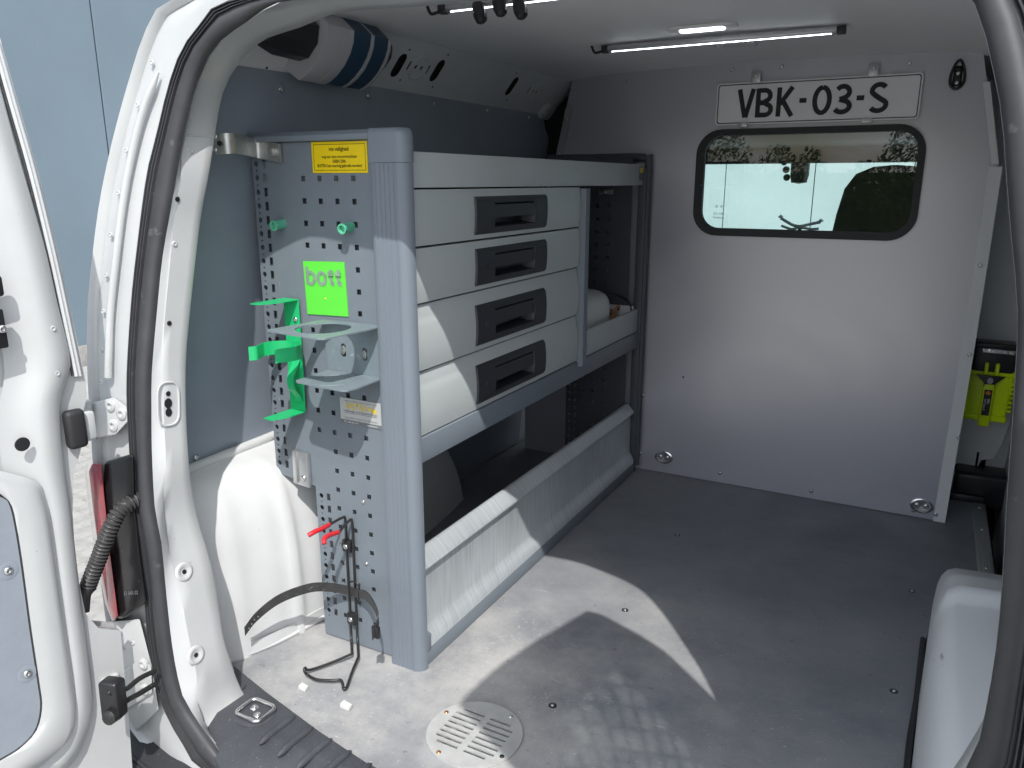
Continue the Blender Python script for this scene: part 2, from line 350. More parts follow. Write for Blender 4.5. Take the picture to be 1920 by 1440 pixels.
def ribbon(name, pts, wvec, t, m, parent=None, dens=None, straight=False, **kw):   # strip of width wvec and thickness t along pts
    P = [Vector(p) for p in pts] if straight else catmull(pts, dens or len(pts)*6); W = Vector(wvec); vs = []; fs = []; k = len(P)
    for i in range(k):
        T = (P[min(i+1, k-1)]-P[max(i-1, 0)]).normalized(); N = T.cross(W).normalized()*t*.5
        for a, b in ((-.5, -1), (.5, -1), (.5, 1), (-.5, 1)): vs.append(P[i]+W*a+N*b)
    for i in range(k-1):
        for j in range(4): fs.append((i*4+j, i*4+(j+1) % 4, i*4+4+(j+1) % 4, i*4+4+j))
    fs += [(3, 2, 1, 0), tuple((k-1)*4+j for j in range(4))]
    return mk(name, vs, fs, m, parent, smooth=40, **kw)
def loft(name, curves, m, parent=None, closed=False, n=None, **kw):
    if n: curves = [catmull(c, n) for c in curves]
    k = len(curves[0]); vs = [p for c in curves for p in c]; fs = []
    for i in range(len(curves)-1):
        for j in range(k if closed else k-1): fs.append((i*k+j, i*k+(j+1) % k, (i+1)*k+(j+1) % k, (i+1)*k+j))
    kw.setdefault('smooth', 60)
    return mk(name, vs, fs, m, parent, **kw)
def lathe(name, prof, o, ax, m, parent=None, n=24, sx=1, sy=1, up=None, **kw):
    ring = name in ('pressed_ring', 'drain_wall', 'pressing', 'screw_dimple', 'screw_cup', 'pressed_dish')     # prof: (r,h)
    o = Vector(o); A = Vector(ax).normalized(); up = Vector(up) if up else (Vector((0, 0, 1)) if abs(A.z) < .9 else Vector((1, 0, 0)))
    U = (up-A*up.dot(A)).normalized(); V = A.cross(U); vs = []; fs = []
    for r, h in prof:
        for j in range(n): a = 2*math.pi*j/n; vs.append(o+A*h+U*(r*math.cos(a)*sx)+V*(r*math.sin(a)*sy))
    for i in range(len(prof)-1):
        for j in range(n): fs.append((i*n+j, i*n+(j+1) % n, (i+1)*n+(j+1) % n, (i+1)*n+j))
    if prof[0][0] > 1e-6 and not ring: fs.append(tuple(range(n-1, -1, -1)))
    if prof[-1][0] > 1e-6 and not ring: fs.append(tuple((len(prof)-1)*n+j for j in range(n)))
    return mk(name, vs, fs, m, parent, **kw)
_screw = {}
def screw(p, nrm, parent, r=.006, m=None, name='screw'):
    m = m or M_chrome; key = m.name
    if key not in _screw:
        prof = [(1., 0), (1., .18), (.8, .42), (.5, .55), (.45, .54), (.38, .2), (0, .18)]; nn = 12; vs = []; fs = []
        for rr, h in prof:
            for j in range(nn): a = 2*math.pi*j/nn; vs.append((rr*math.cos(a), rr*math.sin(a), h))
        for i in range(len(prof)-1):
            for j in range(nn): fs.append((i*nn+j, i*nn+(j+1) % nn, (i+1)*nn+(j+1) % nn, (i+1)*nn+j))
        me = bpy.data.meshes.new('screw'); me.from_pydata(vs, [], fs); me.update(); me.shade_smooth(); me.set_sharp_from_angle(angle=.7); me.materials.append(m); _screw[key] = me
    o = bpy.data.objects.new(name, _screw[key]); COL.objects.link(o)
    q = Vector(nrm).normalized().to_track_quat('Z', 'Y')
    o.parent = parent; o.matrix_parent_inverse = Matrix.Translation(-gloc(parent))
    o.rotation_euler = q.to_euler(); o.location = Vector(p); o.scale = (r, r, r); return o
def text(s, o, ex, ey, size, m, parent, name='lettering', align='CENTER', bold=0., xs=1., lift=.0006):
    cu = bpy.data.curves.new('t', 'FONT'); cu.body = s; cu.size = size; cu.align_x = align; cu.align_y = 'CENTER'; cu.offset = bold*size; cu.resolution_u = 3
    to = bpy.data.objects.new('t', cu); COL.objects.link(to); bpy.context.view_layer.update()
    me = bpy.data.meshes.new_from_object(to.evaluated_get(bpy.context.evaluated_depsgraph_get()))
    bpy.data.objects.remove(to)
    ex = Vector(ex).normalized(); ey = Vector(ey).normalized(); ez = ex.cross(ey); o = Vector(o)+ez*lift
    for v in me.vertices: v.co = o+ex*(v.co.x*xs)+ey*v.co.y
    me.materials.clear(); me.name = name
    return link(name, me, m, parent)
def tilt(o): return o

# ================================================================== SETTING
gz = -.62
mk('ground', [(-60, -60, gz), (60, -60, gz), (60, 60, gz), (-60, 60, gz)], [(0, 1, 2, 3)], M_ground, kind='structure')
ground = bpy.data.objects['ground']
# paving blocks seen between the open door and the tail lamp
bw, bl = .10, .20; bme = None
for i in range(26):
    for j in range(13):
        x = -3.75+i*.1065; y = -1.62+j*.2065+(.10 if i % 2 else 0)
        if not (-3.75 < x < -1.0): continue
        if bme is None:
            b0 = box('paving_block', (-bw/2, -bl/2, 0), (bw/2, bl/2, .03), M_pave, ground, bevel=.006, seg=1); bme = b0.data; o = b0
        else:
            o = bpy.data.objects.new('paving_block', bme); COL.objects.link(o); o.parent = ground
        o.location = (x, y, gz+.003-.0259+random.uniform(-.0012, .0012)); o.rotation_euler = (random.uniform(-.008, .008), random.uniform(-.008, .008), random.uniform(-.01, .01))

# building beside the van: blue grey sandwich panels, and the pale one ahead of the windscreen
wl = thing('clad_building', 'blue grey ribbed metal building wall standing beside the van', 'building', (-5.6, 2, gz))
ys = [-9, -7.6, -6.4, -5.2, -4.0, -2.8, -1.6, -.4, .8, 2.18, 3.3, 4.5, 5.7, 6.9, 7.7]
for a, b in zip(ys, ys[1:]): box('wall_panel', (-5.75, a+.006, gz), (-5.6, b-.006, 5.4), M_wallL, wl, bevel=.004, seg=1)
box('wall_core', (-5.74, -9, gz), (-5.63, 7.7, 5.38), M_slab, wl, bevel=0)
box('plinth', (-5.70, -9, gz), (-5.585, 7.7, gz+.18), M_pave, wl, bevel=.003)
wf = thing('pale_building', 'pale metal clad wall seen through the partition window and windscreen', 'building', (0, 9, gz))
xs_ = [-5.5, -4.2, -3.0, -1.9, -.72, .46, 1.6, 2.8, 4.0, 5.2, 6.4]
for a, b in zip(xs_, xs_[1:]): box('wall_panel', (a+.006, 9.0, gz), (b-.006, 9.15, 5.4), M_wallF, wf, bevel=.004, seg=1)
box('wall_core', (-5.5, 9.03, gz), (6.4, 9.14, 5.38), M_slab, wf, bevel=0)

# hedge behind the photographer (seen as a reflection in the partition window)
hd = thing('hedge', 'green leafy hedge reflected along the top of the partition window', 'hedge', (-1, -12, gz))
vs = []; fs = []
for i in range(42000):
    x = random.uniform(-9, 7); top = 2.0+.28*math.sin(x*1.7)+.22*math.sin(x*4.1+1)+.15*math.sin(x*9.7)
    z = gz+top*random.random()**.6+random.uniform(0, .12); y = -12+random.gauss(0, .35)
    s = random.uniform(.022, .05); a = Vector((random.gauss(0, 1), random.gauss(0, 1), random.gauss(0, 1))).normalized(); b = a.orthogonal().normalized(); c = a.cross(b); p = Vector((x, y, z)); k = len(vs)
    vs += [p-b*s, p+c*s*.45, p+b*s, p-c*s*.45]; fs.append((k, k+1, k+2, k+3))
mk('foliage', vs, fs, M_leaf, hd, smooth=0)
box('foliage_core', (-9, -12.15, gz+.1), (7, -11.85, gz+1.7), M_leaf, hd, bevel=.05)
for i in range(12): tube('stem', [(-8.5+i*1.35, -12, gz), (-8.5+i*1.35+random.uniform(-.1, .1), -12, gz+1.0), (-8.4+i*1.35, -12, gz+1.9)], .035, M_slab, hd, n=6)

# ================================================================== VAN
van = thing('van', 'white panel van with its rear doors open on a fitted cargo bay', 'van', (XC, -.8, gz))

# ---- opening curves, left half from bottom centre to top centre
def half(px, off, bottom, top):
    return [Vector(b) for b in bottom] + [on_open(u, v, off) for u, v in px[::-1]] + [Vector(t) for t in top]
pxA = [(310, 0), (290, 20), (267, 60), (240, 143), (213, 240), (193, 327), (180, 400), (170, 480), (162, 560), (160, 640), (161, 700), (165, 770), (170, 850), (176, 960), (186, 1080), (200, 1190), (222, 1300), (250, 1380)]
pxC = [(430, 0), (373, 50), (340, 100), (317, 167), (297, 250), (277, 333), (258, 480), (249, 566), (241, 693), (241, 765), (246, 855), (249, 960), (255, 994), (270, 1087), (277, 1181), (289, 1256), (311, 1331), (349, 1399), (379, 1440)]
pxD = [(540, 0), (467, 37), (423, 67), (397, 93), (373, 143), (353, 213), (337, 283), (320, 383), (303, 480), (294, 566), (283, 693), (282, 765), (283, 855), (289, 960), (300, 1012), (311, 1125), (322, 1219), (337, 1294), (352, 1327), (390, 1384), (437, 1440)]
pxE = [(567, 50), (500, 72), (467, 95), (440, 130), (420, 167), (408, 217), (402, 257), (390, 333), (377, 400), (367, 480), (356, 584), (348, 675), (348, 765), (352, 855), (358, 920), (372, 985), (394, 1060), (411, 1155), (424, 1222)]
NH = 70
def loop(h): 
    c = catmull(h, NH); return c + [mir(p) for p in c[::-1]][1:-1]
hA = half(pxA, .01, [(XC, -1.64, -.13), (.05, -1.635, -.13), (-.2, -1.625, -.125)], [(-.06, -1.462, 1.235), (.12, -1.46, 1.255), (XC, -1.46, 1.26)])
hC = half(pxC, -.008, [(XC, -1.665, -.055), (.05, -1.66, -.055)], [(.12, -1.487, 1.186), (XC, -1.49, 1.19)])
hD = half(pxD, .0, [(XC, -1.655, -.03), (.07, -1.65, -.03)], [(.14, -1.478, 1.160), (XC, -1.48, 1.163)])
def E_off(v): return interp(v, [60, 130, 200, 300, 500, 900, 1250], [.125, .115, .10, .092, .088, .088, .085])
def half_E(dl):
    return [Vector((XC, -1.54, -.02)), Vector((0, -1.52, -.02)), Vector((-.22, -1.49, -.015))] + [on_open(u, v, E_off(v)-dl*interp(v, [200, 290, 850, 1000], [0, 1, 1, 0])) for u, v in pxE[::-1]] + [Y_(640, 23, -1.372), Y_(800, 11, -1.372), Vector((XC, -1.372, 1.166))]
hE = half_E(.03)
def loop2(h, g): c = catmull(h, NH); e = catmull(g, NH); return c + [mir(p) for p in e[::-1]][1:-1]
LA, LC, LD, LE = loop(hA), loop(hC), loop(hD), loop2(hE, half_E(0))
K = len(LC)
def blend(a, b, t): return [p.lerp(q, t) for p, q in zip(a, b)]
def shift(c, v): return [p+Vector(v) for p in c]
# rear frame outside the seal: stepped flange
def inset(c, amt):   # towards opening centre in x,z
    out = []
    for p in c:
        d = Vector((XC-p.x, 0, .55-p.z)); d.normalize(); out.append(p+d*amt)
    return out
fr1 = [shift(LA, (0, .02, 0)), inset(LA, .004), shift(inset(LA, .012), (0, .004, 0)), shift(inset(LA, .016), (0, .012, 0)), shift(blend(LA, LC, .30), (0, .010, 0)), shift(blend(LA, LC, .55), (0, .012, 0)), shift(blend(LA, LC, .8), (0, .018, 0)), shift(LC, (0, .02, 0)), shift(blend(LC, LD, .85), (0, .012, 0))]
frame = loft('rear_frame', fr1, M_white, van, closed=True, smooth=50)
# raised gutter bead along the pillars
for side in (0, 1):
    pts = [on_open(u, v, .002) for u, v in ((297, 135), (267, 213), (245, 300), (230, 383), (218, 480), (207, 584), (204, 660), (203, 708))]
    if side: pts = [mir(p) for p in pts]
    tube('gutter_bead', pts, .0055, M_white, van, n=8, rfun=lambda t: .0062 if t > .06 else .002+.07*t)
for (u, v) in ((285, 117), (258, 197), (237, 282), (222, 362), (208, 440), (199, 516), (194, 584), (191, 657), (190, 717)):
    p = on_open(u, v, .008)
    for q in (p, mir(p)): lathe('spot_weld', [(.0045, 0), (.004, .0016), (.0026, .002), (.002, .0004), (0, .0003)], q, (0, -1, .2), M_white, van, n=10)
# inner pillar / header skin between seal and interior edge
LP = [Vector((e.x, d.y+.022, e.z)) for e, d in zip(inset(LE, -.004), LD)]
inn = [shift(blend(LC, LD, .6), (0, .02, 0)), shift(LD, (0, .002, 0)), shift(blend(LD, LP, .6), (0, .006, 0)), LP, blend(LP, LE, .3), blend(LP, LE, .7), LE, shift(inset(LE, -.006), (0, .006, 0)), shift(inset(LE, -.05), (0, .02, 0)), shift(inset(LE, -.09), (0, .06, 0))]
pillar = loft('inner_frame', inn, M_white, van, closed=True, smooth=60)
for p_, r_ in (((318, 371), .0045), ((317, 605), .0045)):
    q = on_open(*p_, .06)
# rubber door seal swept round the opening: ribbed flange + bulb
prof = [(-.02, -.002)]
for k in range(3): prof += [(.02+.11*k, .002), (.055+.11*k, .0065), (.085+.11*k, .0065), (.115+.11*k, .001)]
prof += [(.36, .003), (.40, .0035)] + [(.42+.56*i/10, .0035+.0085*math.sin(math.pi*i/10)**.55) for i in range(11)] + [(1.0, -.003)]
cur = []
for s, h in prof:
    row = []
    for i in range(K):
        p = LC[i].lerp(LD[i], s); t = (LC[(i+1) % K]-LC[i-1]).normalized(); w = (LD[i]-LC[i]).normalized(); nrm = t.cross(w)
        if nrm.y > 0: nrm = -nrm
        row.append(p+nrm*h)
    cur.append(row)
loft('door_seal', cur, M_seal, van, closed=True, smooth=50)

# ---- holes and pressings of the left inner pillar
def pillar_pt(u, v):
    # depth on the pillar skin between LD and LE: find closest loft location in the picture
    best = None
    def lf(c, x): k = min(NH-2, int(x)); return c[k].lerp(c[k+1], x-k)
    def err(x, t):
        p = lf(LP, x).lerp(lf(LE, x), t); d = p-CAM
        return (960+FPX*d.dot(_R)/d.dot(_F)-u)**2+(720-FPX*d.dot(_U)/d.dot(_F)-v)**2, p
    bx_ = min(((err(i*.5, k/12)[0], i*.5, k/12) for i in range(2*NH-2) for k in range(13)))
    x, t, st_ = bx_[1], bx_[2], .25
    for _ in range(60):
        c_ = min((err(min(NH-1.01, max(0, x+a)), min(1, max(0, t+b*.2)))[0], min(NH-1.01, max(0, x+a)), min(1, max(0, t+b*.2))) for a in (-st_, 0, st_) for b in (-st_, 0, st_)); x, t = c_[1], c_[2]; st_ *= .85
    best = (0, err(x, t)[1], max(1, min(NH-2, int(round(x)))), t)
    e, p, i, t = best; tn = (LP[i+1]-LP[i-1]).normalized(); w = (LE[i]-LP[i]).normalized(); nrm = tn.cross(w).normalized()
    if nrm.dot(CAM-p) < 0: nrm = -nrm
    return p, nrm, tn
for (u, v, r) in ((318, 371, .0042), (317, 606, .004), (345, 1072, .004), (367, 1228, .004), (315, 738, .0042), (315, 756, .0068), (316, 773, .0058)):
    p, nn, tn = pillar_pt(u, v)
    lathe('hole_plug', [(r, 0), (r*.98, .0008), (r*.8, .0009), (0, .0006)], p+nn*.0004, nn, M_plast, van, n=14, sx=1.25 if v in (756, 773) else 1, up=tn)
    if v > 1000: lathe('pressing', [(.017, 0), (.0155, .0022), (.012, .003), (.0085, .001), (.006, .0002)], p, nn, M_white, van, n=24, smooth=70)
for (u, v) in ((327, 457), (358, 283)):
    p, nn, tn = pillar_pt(u, v); lathe('spot_weld', [(.0045, 0), (.004, .0016), (.0026, .002), (.002, .0004), (0, .0003)], p, nn, M_white, van, n=10)
p, nn, tn = pillar_pt(315, 757); ex = tn.cross(nn)
ring = [(p+nn*.0015+tn*a+ex*b) for a, b in [(.036*math.copysign(abs(math.cos(t))**.5, math.cos(t)), .019*math.copysign(abs(math.sin(t))**.7, math.sin(t))) for t in [2*math.pi*k/20 for k in range(20)]]]
tube('pressed_rim', ring, .0018, M_white, van, closed=True, dens=40, n=6)
# seam where the upper and lower pillar skins overlap
a, na, _ = pillar_pt(346, 254); b, nb, _ = pillar_pt(398, 256)
tube('skin_seam', [a+na*.0005, (a+b)/2+na*.001, b+nb*.0005], .0014, M_white, van, n=6)

# ---- outer body sides and roof
def swell(c, kx, kz, y=None, dy=0.):
    return [Vector((XC+(p.x-XC)*kx, (p.y+dy if y is None else y), .45+(p.z-.45)*(kz if p.z > .45 else 1.35))) for p in c]
a0 = catmull([p for p in hA if p.x < -.15 or p.z > .3], 40); a0 = a0+[mir(p) for p in a0[::-1]][1:]
a0 = shift(a0, (0, .02, 0))
loft('body_shell', [a0, swell(a0, 1.045, 1.012, None, .045), swell(a0, 1.10, 1.03, None, .15), swell(a0, 1.13, 1.04, -1.1), swell(a0, 1.13, 1.04, -.5), swell(a0, 1.13, 1.04, .50)], M_white, van, smooth=70)
# cab: roof, pillars, windscreen, dashboard
cabroof = [[Vector((x, y, z+.0)) for x, z in ((-.36, 1.13), (-.25, 1.235), (-.1, 1.285), (.3, 1.31), (.7, 1.285), (.85, 1.235), (.96, 1.13))] for y in (.02, .5, .85)]
loft('cab_roof', cabroof, M_white, van, smooth=60, n=None)
box('cab_headliner', (-.28, .03, 1.055), (.88, .86, 1.10), M_dash, van, bevel=.02)
box('windscreen_header', (-.30, .85, 1.0), (.90, .93, 1.22), M_dash, van, bevel=.01)
for sx in (-1, 1):
    x = XC+sx*.62
    obox('windscreen_pillar', (x-.04, .90, 1.18), (.08, 0, 0), (0, .05, .0), (sx*.08, .72, -.52), M_dash, van, bevel=.006)
    box('cab_side_lower', (XC+sx*.80-.02, .05, -.4), (XC+sx*.80+.02, 1.7, .60), M_white, van, bevel=.004)
mk('windscreen', [(-.30, .92, 1.16), (.90, .92, 1.16), (.96, 1.60, .66), (-.36, 1.60, .66)], [(0, 1, 2, 3)], G_wind, van)
dash = [[Vector((x, y, z)) for x in (-.46, -.2, .3, .8, 1.06)] for y, z in ((.62, .1), (.66, .50), (.74, .655), (.95, .70), (1.3, .69), (1.62, .64), (1.7, .3))]
loft('dashboard', dash, M_dash, van, smooth=60)
box('bonnet', (-.48, 1.65, .1), (1.08, 2.6, .52), M_white, van, bevel=.08, seg=4)
box('cab_floor', (-.46, .03, -.35), (1.06, 1.7, -.25), M_slab, van, bevel=.01)
# passenger seat seen through the window
seat = [[Vector((.662+.155*w*math.cos(a), .36+.055*t*math.sin(a)-.10*(1-q), z)) for a in [2*math.pi*k/20 for k in range(20)]] for z, w, t, q in ((.30, 1.05, 1.1, 0), (.55, 1.12, 1.2, .4), (.72, 1.06, 1.15, .6), (.83, .98, 1.05, .75), (.91, .88, .95, .85), (.955, .70, .75, .93), (.976, .40, .45, 1), (.981, .05, .1, 1))]
loft('passenger_seat', seat, M_seat, van, closed=True, smooth=80)

# ---- cargo floor
fo = [(-.47, .20), (-.47, -.48), (-.37, -.53), (-.335, -.8), (-.30, -1.0), (-.293, -1.2), (-.31, -1.33), (-.35, -1.43), (-.36, -1.50), (0, -1.56), (XC, -1.57), (.7, -1.55), (.94, -1.50), (.93, -1.42), (.885, -1.25), (.862, -1.1), (.868, -.9), (.877, -.68), (.90, -.50), (.955, -.38), (1.012, -.34), (1.017, .20)]
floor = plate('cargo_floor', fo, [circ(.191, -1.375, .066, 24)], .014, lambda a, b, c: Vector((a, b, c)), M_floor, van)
for u, v in ((1710, 1108), (1676, 1296), (1172, 1144), (1036, 1323), (1270, 1003)):
    p = Z_(u, v, .0); lathe('screw_cup', [(.0078, 0), (.007, .001), (.0048, .001), (.0044, .0002)], p, (0, 0, 1), M_plast, floor, n=16)
    screw(p+Vector((0, 0, .0006)), (0, 0, 1), floor, .0036)
box('floor_pan', (-.48, -1.56, -.20), (1.05, .2, -.10), M_slab, van, bevel=0)
box('drain_tray', (.09, -1.48, -.06), (.29, -1.27, -.05), M_plastw, floor, bevel=.004)
lathe('drain_wall', [(.069, -.014), (.069, -.05)], (.191, -1.375, 0), (0, 0, 1), M_steel, floor, n=24)
ra = Vector((1.0, .17, 0)); rb = Vector((1.0, -.33, 0))
box('edge_strip', (.985, -.335, -.006), (1.02, .19, .006), M_alu, van, bevel=.002)
for y in (-.27, -.02, .15): screw((1.003, y, .006), (0, 0, 1), van, .004)
for k in range(4): box('strip_groove', (.991+k*.0065, -.334, .0055), (.9935+k*.0065, .189, .0068), M_alu, van, bevel=.0006, seg=1)

# round steel drain grille
gr = thing('floor_grille', 'round slotted steel grille screwed into the grey floor', 'grille', (.191, -1.375, .0))
holes = []
for col, x0, x1 in ((0, -.058, -.006), (1, .006, .058)):
    for k in range(8):
        yy = -.0455+k*.013; half_w = math.sqrt(max(0, .066**2-yy**2)); a, b = (max(x0, -half_w), x1) if col == 0 else (x0, min(x1, half_w))
        if b-a > .012: holes.append([(.191+a, -1.375+yy-.0032), (.191+b, -1.375+yy-.0032), (.191+b, -1.375+yy+.0032), (.191+a, -1.375+yy+.0032)])
plate('grille_disc', circ(.191, -1.375, .084, 48), holes, .0035, lambda a, b, c: Vector((a, b, c+.0042)), M_steel, gr)
for a, mm in ((62, M_chrome), (163, M_brass), (248, M_brass), (338, M_plast)): screw((.191+.0755*math.cos(math.radians(a)), -1.375+.0755*math.sin(math.radians(a)), .0042), (0, 0, 1), gr, .0042, mm)

# ---- rubber sill mat with ribs and lashing ring
mo = [(-.345, -1.555), (-.347, -1.46), (-.325, -1.437), (-.30, -1.443), (-.207, -1.467), (-.045, -1.503), (.073, -1.524), (.30, -1.54), (.55, -1.52), (.80, -1.47), (.93, -1.437), (.945, -1.46), (.94, -1.56), (.72, -1.64), (.30, -1.665), (-.10, -1.645)]
sill = plate('sill_mat', mo, [], .05, lambda a, b, c: Vector((a, b, .009+c-.055*max(0, -(b+1.60))/.065)), M_mat, van, bevel=.003)
for k in range(26):
    x = -.305+k*.048; yc = interp(x, [-.35, .3, .95], [-1.500, -1.597, -1.500])
    if abs(x+.177) < .05: continue
    tube('mat_rib', [(x+.004, yc+.042, .0088), (x+.002, yc+.02, .0098), (x, yc-.02, .0098), (x, yc-.042, .0088)], .005, M_mat, sill, n=8, dens=14, rfun=lambda t: .0062*(1-abs(2*t-1)**6)+.0008)
rg = thing('lashing_ring', 'chromed lashing ring set into the black rubber sill', 'lashing ring', (-.177, -1.52, .009))
lathe('recess_dish', [(.036, 0), (.032, .002), (.027, -.004+.006), (.02, .0035), (0, .003)], (-.177, -1.522, .0095), (0, 0, 1), M_mat, rg, n=24)
tube('ring', [Vector((-.177+a, -1.522+b, .016)) for a, b in rrect(-.028, -.023, .028, .023, .010, 4)], .0038, M_chrome, rg, closed=True, dens=48, n=8)
for dx, dy in ((-.010, .006), (.010, -.006)): screw((-.177+dx, -1.522+dy, .012), (0, 0, 1), rg, .008)

# ---- left side: lining board, white cant rail, wheel arch
def wx(z): return -.432+(z-.39)*.113
wall_fr = lambda a, b, c: Vector((wx(b)-c*-1.0, a, b))
wo = [(-1.475, .385), (-1.10, .40), (-.46, .42), (-.46, .0), (.06, .0), (.06, 1.05), (.0, 1.10), (-.03, 1.155), (-1.2, 1.135), (-1.43, 1.128)]
lining = plate('lining_board', wo, [], .006, wall_fr, M_lining, van)
for u, v in ((525, 167), (688, 180), (812, 195), (911, 208), (990, 221)):
    p = X_(u, v, -.352); p.x = wx(p.z); lathe('screw_dimple', [(.013, 0), (.010, .0012), (.006, .0004)], p, (1, 0, -.1), M_lining, lining, n=14); screw(p+Vector((.0005, 0, 0)), (1, 0, -.1), lining, .006)
p = X_(364, 882, -.425); screw((wx(.41)+.002, p.y+.01, .41), (1, 0, 0), lining, .006)
# cant rail above the lining with slots
ro = Vector((-.357, 0, 1.125)); rup = Vector((.105, 0, .128)).normalized(); rn = Vector((.128, 0, -.105)).normalized()
rail_fr = lambda a, b, c: ro+Vector((0, a, 0))+rup*b+rn*c
slots = []
def rail_uv(u, v):
    d = ray(u, v); t = (ro-CAM).dot(rn)/d.dot(rn); q = CAM+d*t-ro; return q.y, q.dot(rup)
def slot(cx, cy, w, h): return rrect(cx-w/2, cy-h/2, cx+w/2, cy+h/2, min(w, h)*.49, 4)
for u, v in ((748, 123), (820, 133), (960, 162)):
    a, b = rail_uv(u, v); slots.append(slot(a, b, .030, .060))
for u, v in ((785, 127), (1003, 172)):
    a, b = rail_uv(u, v); slots += [slot(a-.011, b, .009, .011), slot(a+.011, b, .009, .011), rect(a-.038, b, .007, .022), rect(a+.038, b, .007, .022)]
rail = plate('cant_rail', [(-1.42, -.012), (.05, .0), (.05, .175), (-1.42, .175)], slots, .0015, rail_fr, M_whitein, van)
for u, v in ((785, 127), (1003, 172)):
    a, b = rail_uv(u, v); lathe('pressed_dish', [(.034, 0), (.031, .003), (.026, .003), (.023, .0005)], rail_fr(a, b, .0002), rn, M_whitein, rail, n=24, smooth=70)
for u, v in ((768, 93), (750, 150), (840, 103), (811, 163), (968, 137), (950, 187), (500, 127)):
    a, b = rail_uv(u, v); lathe('pin_hole', [(.0028, 0), (.0027, .0006), (0, .0005)], rail_fr(a, b, .0002), rn, M_plast, rail, n=10)
for u, v in ((660, 45), (780, 71), (876, 95), (951, 115), (1014, 133)):
    p = Z_(u, v, 1.238); lathe('trim_clip', [(.010, 0), (.009, .003), (.006, .005), (0, .006)], (p.x, p.y, 1.241), (0, 0, -1), M_head, van, n=14)
mk('rail_backing', [(-.40, -1.36, 1.09), (-.40, .02, 1.09), (-.29, .02, 1.235), (-.29, -1.36, 1.235)], [(0, 1, 2, 3)], M_slab, van)
box('cab_door_pillar', (.86, .40, -.3), (1.10, .46, 1.2), M_dash, van, bevel=.01)
mk('corner_filler', [(-.52, .035, .9), (-.15, .035, .9), (-.15, .035, 1.32), (-.52, .035, 1.32)], [(0, 1, 2, 3)], M_slab, van)
# cant-rail end boss near the partition
lathe('rail_end_boss', [(.030, 0), (.027, .006), (.018, .009), (.010, .008), (.009, .002), (0, .001)], rail_fr(-.035, .028, .0), rn, M_whitein, van, n=24, smooth=70)
# left wheel arch / lower side pressing
def arch(name, xs_of_y, hs_of_y, xwall, ylist, m, sgn):
    secs = []
    for y in ylist:
        xi = xs_of_y(y); h = hs_of_y(y); prof = []
        w = xwall
        for t, f in ((0, 0), (0, .5), (.012, .74), (.035, .86), (.075, .94), (.14, .98), (.4, 1.0), (1.0, 1.02)) if sgn < 0 else ((0, 0), (0, .25), (.03, .5), (.09, .68), (.18, .82), (.32, .92), (.52, .98), (.75, 1.0), (1.0, 1.03)):
            prof.append(Vector((xi+(w-xi)*t, y, h*f)))
        secs.append(prof)
    return loft(name, secs, m, van, smooth=75)
yl = [-1.50+k*.0125 for k in range(81)]
left_arch = arch('wheel_arch', lambda y: .009*math.exp(-((y+1.275)/.012)**2)+.006*math.exp(-((y+1.40)/.02)**2)+interp(y, [-1.5, -1.42, -1.32, -1.21, -1.0, -.8, -.6, -.5], [-.352, -.343, -.31, -.291, -.30, -.327, -.352, -.37]),
     lambda y: .385 if y < -1.0 else .012+.373*math.sqrt(max(0, 1-((y+1.0)/.50)**2)), -.44, yl, M_arch, 1)
# pressed ribs of the arch's rear face
tube('seam_sealant', [(-.290, -1.17, .004), (-.293, -1.22, .005), (-.312, -1.33, .005), (-.345, -1.42, .005), (-.352, -1.46, .005)], .006, M_whitein, van, n=8)
ribbon('lower_flange', [(-.289, -1.19, .016), (-.309, -1.33, .017), (-.342, -1.42, .017)], (0, 0, .026), .003, M_whitein, van)
tube('lining_ledge', [(wx(.4)+.006, -1.47, .392), (wx(.4)+.008, -1.1, .40), (wx(.4)+.008, -.45, .42)], .010, M_whitein, van, n=8)
# right wheel arch
yr = [-1.50+k*.0125 for k in range(94)]
right_arch = arch('wheel_arch', lambda y: interp(y, [-1.5, -1.1, -.9, -.68, -.5, -.36], [.868, .864, .870, .880, .905, .95]),
     lambda y: interp(y, [-1.5, -1.2, -1.03, -1.0, -.985, -.965, -.95, -.85, -.75, -.65, -.52, -.4, -.34], [.268, .268, .264, .265, .275, .279, .272, .245, .205, .165, .10, .03, .005]), 1.09, yr, M_whitedirty, -1)
tube('floor_gap_seal', [(.861, -1.45, .002), (.857, -1.1, .002), (.866, -.9, .002), (.872, -.68, .002)], .005, M_black, van, n=8)
# right side wall, dark lining and the side entrance trims
mk('side_wall', [(1.10, -1.46, -.05), (1.10, .0, -.05), (1.08, .0, .75), (1.08, -1.46, .75), (.95, .0, 1.16), (.95, -1.44, 1.16), (.86, .0, 1.27), (.86, -1.42, 1.27)], [(0, 1, 2, 3), (3, 2, 4, 5), (5, 4, 6, 7)], M_whitein, van)
box('side_pillar', (1.066, -.02, -.1), (1.10, .50, 1.2), M_whitein, van, bevel=.004)
prism('side_door_lining', [(1.062, -1.30, .33), (1.062, -.9, .30), (1.062, -.45, .02), (1.062, -.02, .02), (1.045, -.02, .90), (1.045, -1.30, .90)], (.008, 0, 0), M_lining, van, bevel=.002)
box('door_step_well', (1.02, -.36, -.30), (1.09, .30, -.22), M_plast, van, bevel=.004)
